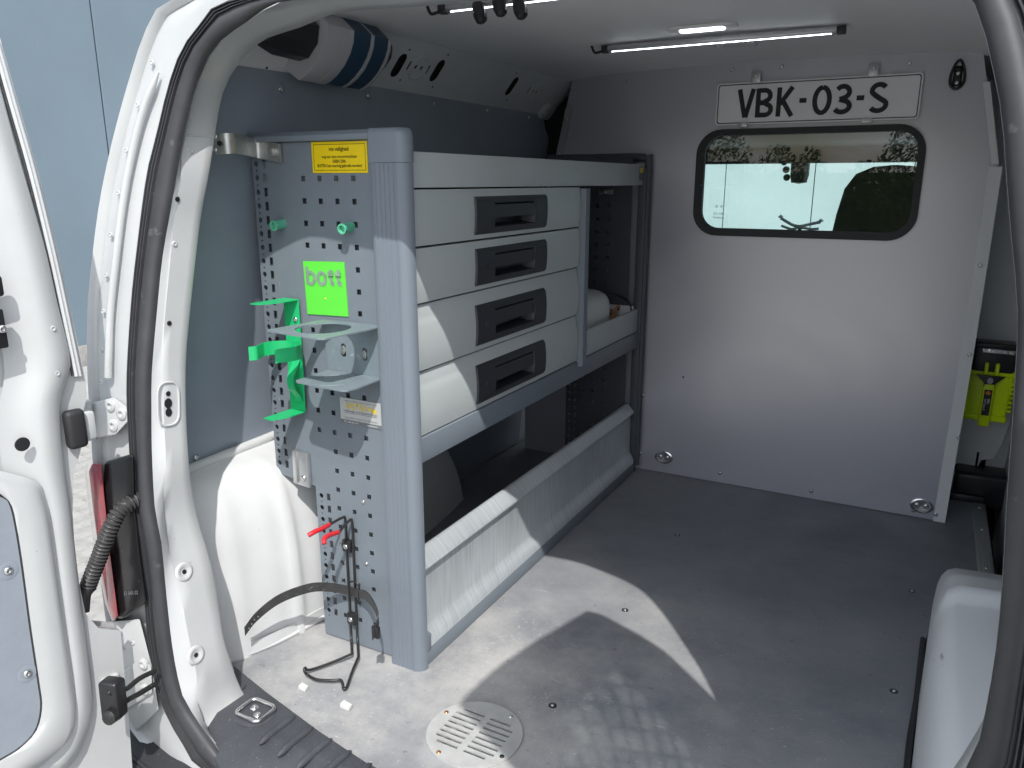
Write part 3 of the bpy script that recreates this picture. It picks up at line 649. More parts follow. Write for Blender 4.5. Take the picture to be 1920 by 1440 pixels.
# trims behind the partition on the right
plate('pillar_trim', [(.80, .075), (.968, .052), (.992, .075), (1.0, .105), (1.030, .115), (1.045, .16), (1.058, .24), (1.062, .40), (1.062, 1.24), (.80, 1.24)], [], .01, lambda a, b, c: Vector((a, .31+c, b)), M_plastw, van, smooth=30)
plate('lower_trim', [(1.012, .075), (1.062, .055), (1.075, .30), (1.07, .45), (1.03, .26)], [], .01, lambda a, b, c: Vector((a, .325+c, b)), M_white, van)
box('seat_belt_box', (.93, .22, -.02), (1.08, .40, .085), M_plast, van, bevel=.015, seg=3)
box('belt_bolt', (.985, .30, .06), (.993, .308, .13), M_chrome, van, bevel=.001)
box('side_step_trim', (.92, .205, -.03), (1.02, .35, .02), M_plast, van, bevel=.008)
# ---- headliner
hl = []
for y in (-1.40, -1.0, -.5, .012):
    hl.append([Vector((x, y, z)) for x, z in ((-.262, 1.235), (-.2, 1.243), (0, 1.252), (.3, 1.256), (.6, 1.252), (.80, 1.243), (.90, 1.225))])
loft('headliner', hl, M_head, van, smooth=60)
vent = lathe('ceiling_vent', [(.066, 0), (.064, .003), (.055, .0045), (.050, .0025), (0, .002)], (.318, -.335, 1.2545), (0, 0, -1), M_head, van, n=32)
for k in range(9): box('louvre', (.278+k*.010, -.335-.036*math.sin(math.acos(min(1, abs(k-4)/5.2))), 1.2465), (.2835+k*.010, -.335+.036*math.sin(math.acos(min(1, abs(k-4)/5.2))), 1.2525), M_plastw if 0 else M_head, vent, bevel=.001, seg=1)
for x in (.268, .368): screw((x, -.335, 1.2505), (0, 0, -1), vent, .003)
dl = thing('dome_lamp', 'small oblong ceiling lamp with a bright white lens', 'ceiling lamp', (.30, -.575, 1.255))
plate('housing', rrect(.225, -.603, .375, -.547, .02), [], .006, lambda a, b, c: Vector((a, b, 1.2485-c)), M_plastw, dl, bevel=.0015)
plate('lens', rrect(.252, -.590, .348, -.562, .008), [], .004, lambda a, b, c: Vector((a, b, 1.2452-c)), E_dome, dl, bevel=.001)

# ---- tail lamp, hinges, wiring, bumper at the left rear corner
def tail(pxs, off): return [on_open(u, v, off) for u, v in pxs]
tl = box  # shape alias
def loft_poly(name, A, B, m, parent, bevel=.006, seg=3, **kw):
    n = len(A); vs = list(A)+list(B); fs = [tuple(range(n)), tuple(range(2*n-1, n-1, -1))]+[(i, (i+1) % n, n+(i+1) % n, n+i) for i in range(n)]
    return mk(name, vs, fs, m, parent, bevel=bevel, seg=seg, **kw)
tlamp = thing('tail_lamp', 'red and black tail lamp beside the open left door', 'tail lamp', on_open(200, 1165))
hp = [(196, 866), (250, 850), (252, 950), (262, 1040), (275, 1130), (232, 1160), (219, 1160), (205, 1080), (192, 960)]
loft_poly('housing', tail(hp, -.022), tail(hp, .06), M_tail, tlamp, bevel=.006)
lp = [(166, 885), (174, 868), (190, 868), (196, 930), (207, 1040), (222, 1155), (214, 1166), (202, 1130), (186, 1040), (175, 960)]
loft_poly('lens', tail(lp, -.03), tail([(u-8, v) for u, v in lp], .03), M_redlens, tlamp, bevel=.003)
p = on_open(238, 1117, -.024); text('E1 IAR 02', on_open(246, 1112, -.0235), (1, 0, .32), (0, .1, 1), .010, M_greyprint, tlamp, xs=1.0)
def hinge(px, bolts, pin, name='door_hinge'):
    A = tail(px, -.012); B = tail(px, .01); h = loft_poly(name, A, B, M_white, van, bevel=.003)
    for u, v in bolts:
        q = on_open(u, v, -.012); lathe('hinge_bolt', [(.0105, 0), (.010, .004), (.006, .0055), (.0045, .005), (.004, .002), (0, .0015)], q, (0.15, -1, 0), M_white, h, n=18)
    return h
h1 = hinge([(166, 757), (213, 745), (238, 763), (241, 790), (217, 816), (166, 823)], [(209, 760), (230, 775), (214, 797)], None)
q = on_open(166, 790, -.018); tube('hinge_pin', [q+Vector((0, 0, -.032)), q+Vector((0, 0, .036))], .009, M_white, h1, n=14, straight=True)
box('hinge_gap', tuple(q+Vector((-.003, -.0105, -.012))), tuple(q+Vector((.003, -.006, .018))), M_plast, h1, bevel=.001)
h2 = hinge([(215, 1270), (266, 1232), (284, 1250), (286, 1300), (240, 1330), (216, 1330)], [(270, 1244), (272, 1292)], None)
q = on_open(212, 1300, -.018); tube('hinge_pin', [q+Vector((0, 0, -.03)), q+Vector((0, 0, .034))], .009, M_white, h2, n=14, straight=True)
lowp = [(205, 1165), (262, 1160), (285, 1250), (298, 1330), (255, 1372), (235, 1330), (215, 1240)]
loft_poly('rear_corner_pressing', tail(lowp, -.006), tail(lowp, .03), M_white, van, bevel=.003)
for u, v in ((222, 1190), (232, 1215), (250, 1205)): lathe('spot_weld', [(.0045, 0), (.004, .0016), (.0026, .002), (.002, .0004), (0, .0003)], on_open(u, v, -.006), (0, -1, .1), M_white, van, n=10)
# door check arm
q0 = Vector(Y_(285, 1268, -1.66)); q1 = Vector(Y_(212, 1305, -1.72))
tube('door_check_rod', [Y_(290, 1258, -1.63), Y_(262, 1272, -1.66), Y_(236, 1292, -1.69), Y_(224, 1286, -1.70), Y_(212, 1290, -1.71), Y_(203, 1302, -1.72)], .0042, M_wire, van, n=8)
tube('door_check_rod', [Y_(290, 1283, -1.63), Y_(262, 1300, -1.66), Y_(236, 1315, -1.69), Y_(215, 1338, -1.71)], .0046, M_wire, van, n=8)
obox('door_check_box', Y_(188, 1350, -1.725), (.032, .010, 0), (-.006, .025, 0), (.004, 0, .07), M_plast, van, bevel=.006, seg=3)
lathe('door_check_boss', [(.012, 0), (.012, .012), (.006, .016), (0, .016)], Y_(213, 1340, -1.715), (.3, -1, .2), M_wire, van, n=14)
# wiring conduit from body to door
cp = [Y_(262, 935, -1.60), Y_(245, 943, -1.615), Y_(222, 962, -1.635), Y_(203, 1000, -1.65), Y_(188, 1040, -1.66), Y_(173, 1078, -1.67), Y_(163, 1105, -1.675)]
tube('cable_conduit', cp, .014, M_conduit, van, n=14, dens=230, rfun=lambda t: .0115+.0022*math.sin(t*2*math.pi*28))
tube('conduit_boot', [Y_(165, 1100, -1.675), Y_(157, 1115, -1.682), Y_(156, 1148, -1.69)], .012, M_black, van, n=12, rfun=lambda t: .0125-.003*t)
# rear bumper
bum = []
for t in range(13):
    x = -.56+t*(1.72/12); bow = -.085*(1-((x-XC)/.86)**2)
    bum.append([Vector((x, y+bow, z)) for y, z in ((-1.54, -.075), (-1.60, -.085), (-1.655, -.095), (-1.69, -.115), (-1.705, -.16), (-1.70, -.30), (-1.66, -.40))])
loft('rear_bumper', bum, M_bumper, van, smooth=60)
tube('bumper_step_line', [b[1]+Vector((0, 0, .002)) for b in bum], .004, M_bumper, van, n=6)

# ---- rear doors
# right door: opened square to the van; its edge and tinted, meshed window cast the shadow seen on the floor
def rd_pt(q, z, d=0.):                                         # q: distance from the hinge edge along the door, d: inward thickness
    xe = interp(z, [.6, .8, .95, 1.05, 1.12, 1.2, 1.32], [.940, .918, .886, .858, .822, .768, .69])
    a = math.radians(2.5)
    ye = interp(z, [-.2, .8, 1.05, 1.12, 1.2, 1.3], [-1.645, -1.648, -1.666, -1.68, -1.70, -1.76])
    return Vector((xe+math.sin(a)*q+d, ye-math.cos(a)*q, z))
def ztop(q): return 1.2+.09*math.sin(min(1, q/.5)*math.pi/2)
NZ, NQ = 34, 15; rows = []
def grid_door(name, d, m, parent, inset_=0., solid=.004):
    rows = []
    for i in range(NQ):
        f_ = i/(NQ-1); col = []
        zt_ = ztop(.5*f_)-inset_
        for k in range(NZ):
            z = -.13+inset_+(zt_+.13-inset_)*k/(NZ-1); ql = 2.17+rd_pt(0, z).y-2*inset_; col.append(rd_pt(inset_+ql*f_, z, d))
        rows.append(col)
    vs = [p for c in rows for p in c]; fs = []
    for i in range(NQ-1):
        for k in range(NZ-1):
            zc = (rows[i][k].z+rows[i+1][k+1].z)/2
            if 3 <= i < NQ-3 and .52 < zc < 1.13: continue
            fs.append((i*NZ+k, (i+1)*NZ+k, (i+1)*NZ+k+1, i*NZ+k+1))
    return mk(name, vs, fs, m, parent, smooth=60, solid=solid, soff=0)
rdoor = grid_door('rear_door', .034, M_white, van)
grid_door('inner_skin', .004, M_white, rdoor, .03)
rim = [rd_pt((2.17+rd_pt(0, ztop(.5*i/20)).y)*i/20, ztop(.5*i/20), .02) for i in range(21)]
ribbon('door_edge', [rd_pt(2.17+rd_pt(0, z).y, z, .02) for z in [-.13+1.42*k/16 for k in range(17)]], (.034, 0, 0), .003, M_white, rdoor)
ribbon('door_edge', [rd_pt(0, -.13+i*(1.33/24), .02) for i in range(25)], (.034, 0, 0), .003, M_white, rdoor)
ribbon('door_edge', rim, (.034, 0, 0), .003, M_white, rdoor)
loft('window_glass', [[rd_pt(q, z, .026) for z in [.48+.70*k/10 for k in range(11)]] for q in (.07, .26, .44)], G_door, rdoor)
vsg = []; fsg = []
def gstrip(a, b, w=.0035):
    d = (Vector(b)-Vector(a)).normalized(); n_ = Vector((-d.y, d.x))*w; k = len(vsg)
    for dd in (.012, .015):
        for p in (Vector(a)+n_, Vector(b)+n_, Vector(b)-n_, Vector(a)-n_): vsg.append(rd_pt(p.x, p.y, dd))
    fsg.extend([(k, k+1, k+2, k+3), (k+7, k+6, k+5, k+4)]+[(k+i, k+(i+1) % 4, k+4+(i+1) % 4, k+4+i) for i in range(4)])
pw, ph = .060, .075
for i in range(0, 8):
    for j in range(0, 19):
        cx = .06+i*pw+(pw/2 if j % 2 else 0); cz = .49+j*ph/2
        for ax, az in ((pw/2, ph/2), (-pw/2, ph/2)):
            if .07 <= cx+ax <= .45 and cz+az < 1.16: gstrip((cx, cz), (cx+ax, cz+az))
mk('window_guard_mesh', vsg, fsg, M_galv, rdoor, smooth=0)

# left door: plane through its hinge line, folded past square
TH = math.radians(9); W_ = Vector((-math.sin(TH), -math.cos(TH), 0)); N_ = Vector((math.cos(TH), -math.sin(TH), 0)); H0 = Vector((-.345, -1.64, 0))
def dp(u, v, off=0.):
    d = ray(u, v); t = (H0+N_*off-CAM).dot(N_)/d.dot(N_); return CAM+d*t
def d2(u, v, off=0.):
    q = dp(u, v, off)-H0; return q.dot(W_), q.z
dfr = lambda off: (lambda a, b, c: H0+W_*a+Vector((0, 0, b))+N_*(off+c))
outer = [d2(*p) for p in ((0, 70), (35, 195), (72, 325), (110, 480), (136, 600), (160, 708), (163, 745), (156, 770), (158, 810), (150, 850), (138, 890), (136, 960), (140, 1030), (148, 1090), (160, 1150), (185, 1178), (226, 1182), (236, 1290), (243, 1366))]
x0, z0 = outer[0]; xb, zb = outer[-1]
full_out = [(.62, -.12)]+[(.62, 1.17), (.34, 1.19), (.20, 1.165)]+outer+[(xb, zb)]
full_out = [(.62, -.135), (.62, 1.17), (.36, 1.195), (.22, 1.16)]+outer+[(.02, -.13)]
# window opening of the left door lies beyond the picture edge
wopen = [(.20, .56), (.55, .53), (.57, .60), (.57, 1.05), (.53, 1.10), (.36, 1.11), (.27, 1.02), (.19, .66)]
ldoor = plate('rear_door', full_out, [wopen], .012, dfr(-.0), M_white, van, smooth=40, bevel=.0)
plate('window_glass', [(a+(.01 if a > .4 else -.01), b) for a, b in wopen], [], .004, dfr(-.013), G_door, ldoor)
outer_skin = plate('outer_skin', [(a-.004, b) for a, b in full_out], [wopen], .006, dfr(-.030), M_white, ldoor)
# raised inner structure
ipx = [(-60, -60), (20, 240), (60, 380), (87, 480), (107, 570), (124, 640), (131, 680), (124, 712), (114, 742), (112, 780), (117, 850), (123, 900), (132, 960), (143, 1060), (156, 1170), (168, 1270), (170, 1330), (150, 1400), (118, 1440)]
ic = [d2(*p, .0) for p in ipx]
c0 = catmull([H0+W_*a+Vector((0, 0, b))+N_*.0005 for a, b in ic], 60)
def deep(c, da, off): return [p+W_*da+N_*off for p in c]
rim2 = [H0+W_*a+Vector((0, 0, b)) for a, b in [d2(u-du, v) for (u, v), du in zip(ipx, (40, 45, 48, 50, 52, 54, 56, 52, 50, 50, 48, 44, 40, 38, 36, 36, 40, 50, 60))]]
r2 = catmull(rim2, 60)
r3 = [p+W_*.10 for p in r2]; r4 = [p+W_*.5 for p in r2]
loft('inner_skin', [c0, deep(c0, .002, .007), deep(c0, .006, .012), blend(deep(c0, .006, .014), deep(r2, 0, .022), .5), deep(r2, 0, .020), deep(r2, .012, .010), deep(r2, .05, .006)], M_white, ldoor, smooth=70)
tpx = [(-300, 905), (-60, 915), (5, 930), (20, 945), (30, 985), (42, 1060), (58, 1180), (73, 1280), (78, 1325), (68, 1368), (40, 1400), (0, 1425), (-120, 1490), (-300, 1560)]
to_ = [d2(*p, .024) for p in tpx]
trim = plate('door_trim_board', to_, [], .02, dfr(.024), M_door, ldoor)
edge_l = [H0+W_*a+Vector((0, 0, b))+N_*.024 for a, b in [d2(u, v, .024) for u, v in tpx]]
tube('trim_edge', edge_l, .0022, M_black, ldoor, n=6, dens=80)
for u, v in ((15, 1070), (51, 1263)):
    q = dp(u, v, .0245); lathe('screw_dimple', [(.014, 0), (.009, .001), (.006, .0002)], q, N_, M_door, trim, n=16); screw(q+N_*.0005, N_, trim, .0065)
# raised rim round the trim board
rimc = catmull([H0+W_*a+Vector((0, 0, b)) for a, b in [d2(u, v) for u, v in ((-60, 880), (30, 905), (50, 935), (62, 985), (76, 1080), (92, 1190), (106, 1280), (112, 1330), (104, 1375), (70, 1412), (20, 1445))]], 50)
trc = catmull(edge_l[2:13], 50)
loft('trim_rim', [deep(rimc, -.02, .016), deep(rimc, -.012, .026), deep(rimc, -.002, .031), blend(deep(rimc, 0, .031), [p+N_*.006 for p in trc], .55), [p+N_*.004 for p in trc], [p-N_*.01 for p in trc]], M_white, ldoor, smooth=75)
# seal strip along the upper door edge
for du, w, off, mm in ((7, .004, .004, M_white), (15, .006, .003, M_whitein), (22, .003, .005, M_seal)):
    pts = [dp(u-du, v, off) for u, v in ((0, 70), (35, 195), (72, 325), (110, 480), (136, 600), (158, 705))]
    tube('edge_bead', pts, w*.6, mm, ldoor, n=6)
for u, v in ((99, 616), (107, 700)): lathe('spot_weld', [(.0045, 0), (.004, .0016), (.0026, .002), (.002, .0004), (0, .0003)], dp(u, v, .017), N_, M_white, ldoor, n=10)
obox('door_buffer', dp(122, 842, .0), W_*-.030, N_*.020, Vector((0, 0, .062)), M_black, ldoor, bevel=.008, seg=3)
q = dp(42, 833, .024); lathe('hole_plug', [(.0105, 0), (.010, .001), (.007, .0014), (0, .0008)], q, N_, M_plast, ldoor, n=18)
q = dp(123, 1358, .012); lathe('hole_plug', [(.0105, 0), (.010, .001), (.007, .003), (.004, .002), (0, .0022)], q, N_, M_plast, ldoor, n=18)
# latch / cable parts at the picture edge
obox('latch_bracket', dp(12, 650, .024), W_*.05, N_*.012, Vector((0, 0, .055)), M_plast, ldoor, bevel=.003)
obox('latch_bracket', dp(6, 555, .024), W_*.05, N_*.010, Vector((0, 0, .030)), M_plast, ldoor, bevel=.006)
screw(dp(4, 617, .037), N_, ldoor, .006)
# hinge arm fixed on the door
obox('hinge_arm', dp(150, 825, -.004), W_*-.022, N_*.014, Vector((0, 0, .045)), M_white, ldoor, bevel=.004)
obox('hinge_arm', dp(196, 1345, -.004), W_*-.030, N_*.012, Vector((0, 0, .075)), M_white, ldoor, bevel=.005)

# ================================================================== PARTITION
bulk = thing('partition', 'tall grey partition board with a rounded window between cargo bay and cab', 'partition', (.3, 0, 0))
bo = [(-.42, .002), (.907, .002), (.913, .5), (.912, .97), (.862, 1.17), (.845, 1.240), (.80, 1.2465), (.6, 1.2555), (.3, 1.2595), (0, 1.2555), (-.2, 1.2465), (-.258, 1.239), (-.316, 1.0), (-.42, .95)]
win = rrect(.165, .792, .737, 1.066, .057, 8)
plate('board', bo, [win], .012, lambda a, b, c: Vector((a, -c-.0, b)) if 0 else Vector((a, -.0-c*1.0, b)), M_bulk, bulk)
plate('window_seal', rrect(.148, .777, .747, 1.077, .07, 8), [rrect(.173, .799, .729, 1.060, .05, 8)], .016, lambda a, b, c: Vector((a, -.013-c, b)), M_black, bulk, bevel=.0)
mk('window_glass', [(a, .005, b) for a, b in rrect(.161, .789, .741, 1.069, .058, 8)], [tuple(range(36))], G_bulk, bulk)
# small maker's marks printed on the glass
ge = thing
for i, (s, dz, sz) in enumerate((('* *', .035, .02), ('(E1) 43R', .018, .009), ('TEMPERED', .006, .007))):
    text(s, (.222+i*-.0, -.0025, .842+dz-.02), (1, 0, 0), (0, 0, 1), sz, M_ink, bulk)
ribbon('edge_trim', [(.899, -.006, .002), (.906, -.006, .5), (.907, -.006, .968)], (.03, 0, 0), .004, M_plastw, bulk)
ribbon('edge_trim', [(.905, -.006, .975), (.86, -.006, 1.17)], (.016, 0, 0), .004, M_plastw, bulk, straight=True)
ribbon('edge_trim', [(-.298, -.006, 1.0), (-.266, -.006, 1.155)], (.022, 0, 0), .004, M_alu, bulk, straight=True)
for u, v in ((1062, 224), (1048, 289), (1838, 498), (1818, 665), (1797, 820), (1755, 965)): screw(Y_(u, v, -.009), (0, -1, 0), bulk, .0055)
for u, v in ((1177, 151), (1373, 131), (1466, 125), (1705, 118), (1350, 887), (1521, 921), (1205, 742), (1200, 850), (1713, 957)): screw(Y_(u, v, -.001), (0, -1, 0), bulk, .006)
q = Y_(1281, 707, -.0006); lathe('board_nick', [(.0035, 0), (.003, .0004), (0, .0004)], q, (0, -1, 0), M_plast, bulk, n=8)
for u, v, lb in ((1245, 857, 'oval chrome lashing eye low on the partition beside the shelving'), (1728, 948, 'oval chrome lashing eye low on the partition beside the white edge trim')):
    p = Y_(u, v, -.001); e = thing('lashing_eye', lb, 'lashing eye', p)
    lathe('dish', [(.031, 0), (.030, .004), (.026, .0055), (.023, .003), (0, .001)], p, (0, -1, 0), M_chrome, e, n=28, sx=.72, sy=1.0)
    for dx in (-.011, .011): screw(p+Vector((dx, -.0015, 0)), (0, -1, 0), e, .008)
# coat hook
p = Y_(1796, 140, -.001); hk = thing('coat_hook', 'small black oval hook screwed to the partition top corner', 'hook', p)
tube('loop', [p+Vector((.015*math.cos(a)*(1-.35*math.sin(a)), -.006, .034*math.sin(a))) for a in [2*math.pi*k/12 for k in range(12)]], .0035, M_plast, hk, closed=True, n=8, dens=30)
mk('base', [p+Vector((x, y, z)) for x, y, z in ((-.012, 0, -.028), (.012, 0, -.028), (.010, 0, .022), (-.010, 0, .022), (-.008, -.007, -.024), (.008, -.007, -.024), (.006, -.005, .015), (-.006, -.005, .015))], [(0, 1, 2, 3), (7, 6, 5, 4), (0, 1, 5, 4), (1, 2, 6, 5), (2, 3, 7, 6), (3, 0, 4, 7)], M_plast, hk, bevel=.002)
for dz in (.002, -.020): screw(p+Vector((0, -.007, dz)), (0, -1, 0), hk, .005)

# ---- bold stroke lettering
def glyph(strokes, w, fr, m, parent, thick=.0016, name='letter'):
    vs = []; fs = []
    for st in strokes:
        pts = [Vector((p[0], p[1], 0)) for p in st]
        if len(pts) > 3: pts = catmull(pts, 26)
        k = len(vs); n = len(pts)
        for i, p_ in enumerate(pts):
            t = (pts[min(i+1, n-1)]-pts[max(i-1, 0)]).normalized(); nn = Vector((-t.y, t.x, 0))*w/2
            for q in (p_+nn, p_-nn):
                for c in (0, thick): vs.append(fr(q.x, q.y, c+.00005*len(fs)/len(strokes)))
        for i in range(n-1):
            a = k+i*4; b = a+4
            fs += [(a, a+2, b+2, b), (a+1, b+1, b+3, a+3), (a, b, b+1, a+1), (a+2, a+3, b+3, b+2)]
        fs += [(k, k+1, k+3, k+2), tuple(k+(n-1)*4+j for j in (0, 2, 3, 1))]
    return mk(name, vs, fs, m, parent, smooth=0)
def letter(ch, ax, strokes, w=.0122): glyph(strokes, w, lambda x, y, c: npf(ax+x, .018+y, c), M_ink, P)
# ---- number plate
npz = (.205, .722, 1.088, 1.198)
P = thing('number_plate', 'white embossed number plate above the partition window', 'number plate', (.46, -.01, 1.088))
np_fr = lambda a, b, c: Vector((a, -.012-c, b))
A0 = Y_(1341, 234, -.012); A1 = Y_(1723, 223, -.012); A2 = Y_(1730, 138, -.012)
x0, x1 = A0.x, A0.x+.522; z0, z1 = A0.z-.002, A0.z+.108
rise = 0.0
def npf(a, b, c): return Vector((x0+a, -.012-c, z0+b+a*rise))
plate('plate_sheet', rrect(0, 0, .522, .112, .009), [], .0015, npf, M_plate, P)
plate('rim', rrect(0, 0, .522, .112, .009), [rrect(.0035, .0035, .5185, .1085, .007)], .0025, lambda a, b, c: npf(a, b, c+.0016), M_plate, P)
plate('border', rrect(.0035, .0035, .5185, .1085, .007), [rrect(.006, .006, .516, .106, .006)], .0006, lambda a, b, c: npf(a, b, c+.0008), M_ink, P)
H_ = .076
def arcp(cx, cy, rx, ry, a0, a1, n=9): return [(cx+rx*math.cos(math.radians(a0+(a1-a0)*i/(n-1))), cy+ry*math.sin(math.radians(a0+(a1-a0)*i/(n-1)))) for i in range(n)]
s_ = .0055
letter('V', .064, [[(0, H_), (.0175, s_*.2)], [(.038, H_), (.0195, s_*.2)]])
letter('B', .116, [[(0, 0), (0, H_)], [(0, H_-s_), (.018, H_-s_)]+arcp(.018, H_*.74, .014, H_*.26-s_, 80, -80, 6)+[(.016, H_*.5), (0, H_*.5)], [(0, H_*.5), (.016, H_*.5)]+arcp(.020, H_*.26, .016, H_*.26-s_, 80, -80, 6)+[(.016, s_), (0, s_)]])
letter('K', .172, [[(0, 0), (0, H_)], [(.034, H_), (.003, H_*.42)], [(.010, H_*.55), (.036, 0)]])
letter('-', .226, [[(0, H_*.52), (.018, H_*.52)]])
letter('O', .264, [arcp(.020, H_/2, .0185, H_/2-s_, 90, 450, 16)])
letter('3', .318, [arcp(.017, H_*.735, .016, H_*.265-s_, 150, -70, 8)+[(.010, H_*.50)], [(.010, H_*.50)]+arcp(.017, H_*.265, .019, H_*.265-s_, 80, -150, 9)])
letter('-', .370, [[(0, H_*.52), (.018, H_*.52)]])
letter('S', .404, [arcp(.019, H_*.735, .017, H_*.265-s_, 30, 200, 8)+[(.019, H_*.5)]+arcp(.019, H_*.265, .019, H_*.265-s_, 30, -150, 8)])
for u, v, top in ((1417, 152, 1), (1637, 138, 1), (1393, 231, 0), (1625, 226, 0)):
    p = Y_(u, v, -.015)
    if top:
        box('clip', (p.x-.0125, -.017, z1+.0), (p.x+.0125, -.0125, z1+.030), M_alu, P, bevel=.001); screw((p.x, -.017, z1+.018), (0, -1, 0), P, .0055)
    else: box('clip', (p.x-.013, -.019, z0-.006), (p.x+.013, -.0135, z0+.006), M_alu, P, bevel=.001)

# ================================================================== SHELVING UNIT
YN = -1.257
sh = thing('shelving_unit', 'grey metal van shelving unit with four drawers and perforated ends', 'shelving', (-.17, -.63, 0))
# perforated end panels
def end_holes(lo_cut=True):
    hs = []
    for k in range(23):
        z = .937-k*.0398
        for ci, x in enumerate((-.228, -.1895, -.151, -.1125)):
            if ci == 0 and z < .40: continue
            if ci == 0 and z < .45: continue
            hs.append(rect(x, z, .0098, .0098))
    for k in range(24):
        z = .964-k*.0258
        if z > .362: hs.append(circ(-.342, z, .0052, 10)); hs.append(rect(-.322, z, .009, .0155))
        if z-.0129 > .365: hs.append(circ(-.342, z-.0129, .0021, 6))
    for k in range(11):
        z = .319-k*.0258; hs.append(circ(-.2345, z, .0052, 10)); hs.append(rect(-.2155, z, .009, .0155)); hs.append(circ(-.2345, z-.0129, .0021, 6))
    return hs
po = [(-.352, 1.0), (-.04, 1.0), (-.04, .003), (-.248, .003), (-.248, .337), (-.352, .347)]
near = plate('end_panel', po, end_holes(), .0015, lambda a, b, c: Vector((a, YN-c, b)), M_panel, sh)
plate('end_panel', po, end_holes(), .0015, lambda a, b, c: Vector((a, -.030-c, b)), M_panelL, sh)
# folded return flanges of the near panel
box('panel_flange', (-.353, YN+.002, .35), (-.3505, YN+.030, .995), M_panel, sh, bevel=.0004)
box('panel_flange', (-.249, YN+.002, .004), (-.2465, YN+.030, .335), M_panel, sh, bevel=.0004)
# grooved front post, rounded toward the aisle
cs = [(-.062, YN-.004), (-.062, YN-.016)]
for k in range(5): cs += [(-.058+k*.0095, YN-.018), (-.0518+k*.0095, YN-.018), (-.0510+k*.0095, YN-.0168), (-.0493+k*.0095, YN-.0168)]
cs += [(-.008, YN-.018)]+[(-.008+.021*math.sin(math.radians(a)), YN+.003-.021*math.cos(math.radians(a))) for a in range(10, 91, 10)]+[(.010, YN+.006), (-.03, YN+.006), (-.03, YN-.004)]
prism('front_post', [(x, y, .0) for x, y in cs], (0, 0, .962), M_post, sh, bevel=0)
cap2 = [(x, y) for x, y in [(-.0625, YN-.004), (-.0625, YN-.0188), (-.008, YN-.0188)]+[(-.008+.0218*math.sin(math.radians(a)), YN+.003-.0218*math.cos(math.radians(a))) for a in range(10, 91, 10)]+[(.0120, YN+.0065), (-.0625, YN+.0065)]]
vs = []; fs = []; nC = len(cap2)
for z, sc in ((.9625, 1), (.995, 1), (1.008, .985), (1.0155, .94), (1.018, .86)):
    for x, y in cap2: vs.append((-.062+(x+.062)*sc, YN+.008+(y-YN-.008)*(sc if sc < 1 else 1), z))
for i in range(4):
    for j in range(nC): fs.append((i*nC+j, i*nC+(j+1) % nC, (i+1)*nC+(j+1) % nC, (i+1)*nC+j))
fs += [tuple(range(nC-1, -1, -1)), tuple(4*nC+j for j in range(nC))]
mk('post_cap', vs, fs, M_post, sh, smooth=50)
prism('top_bar', [(-.352, YN-.012, 1.001), (-.0627, YN-.012, 1.001), (-.0627, YN-.014, 1.012), (-.0627, YN-.004, 1.0175), (-.352, YN-.004, 1.0175), (-.352, YN-.014, 1.012)][:1]+[(-.352, YN-.015, 1.010), (-.352, YN-.006, 1.0175), (-.352, YN+.03, 1.0175), (-.352, YN+.03, 1.001)], (.2893, 0, 0), M_post, sh, bevel=.001)
# far frame: dark rounded bar round the far end panel
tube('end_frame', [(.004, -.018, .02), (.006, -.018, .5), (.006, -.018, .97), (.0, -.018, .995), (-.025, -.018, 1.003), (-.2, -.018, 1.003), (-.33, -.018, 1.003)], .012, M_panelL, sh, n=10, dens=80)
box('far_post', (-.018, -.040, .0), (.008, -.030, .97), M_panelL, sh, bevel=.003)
# top shelf band, shelf boards
zt = .981
box('top_band', (-.012, YN+.008, .921), (.0, -.045, zt), M_drawer, sh, bevel=.002)
box('top_shelf', (-.345, YN+.008, .921), (-.013, -.045, .927), M_drawer, sh, bevel=.001)
box('back_rail', (-.345, YN+.008, .928), (-.338, -.045, .968), M_drawer, sh, bevel=.001)
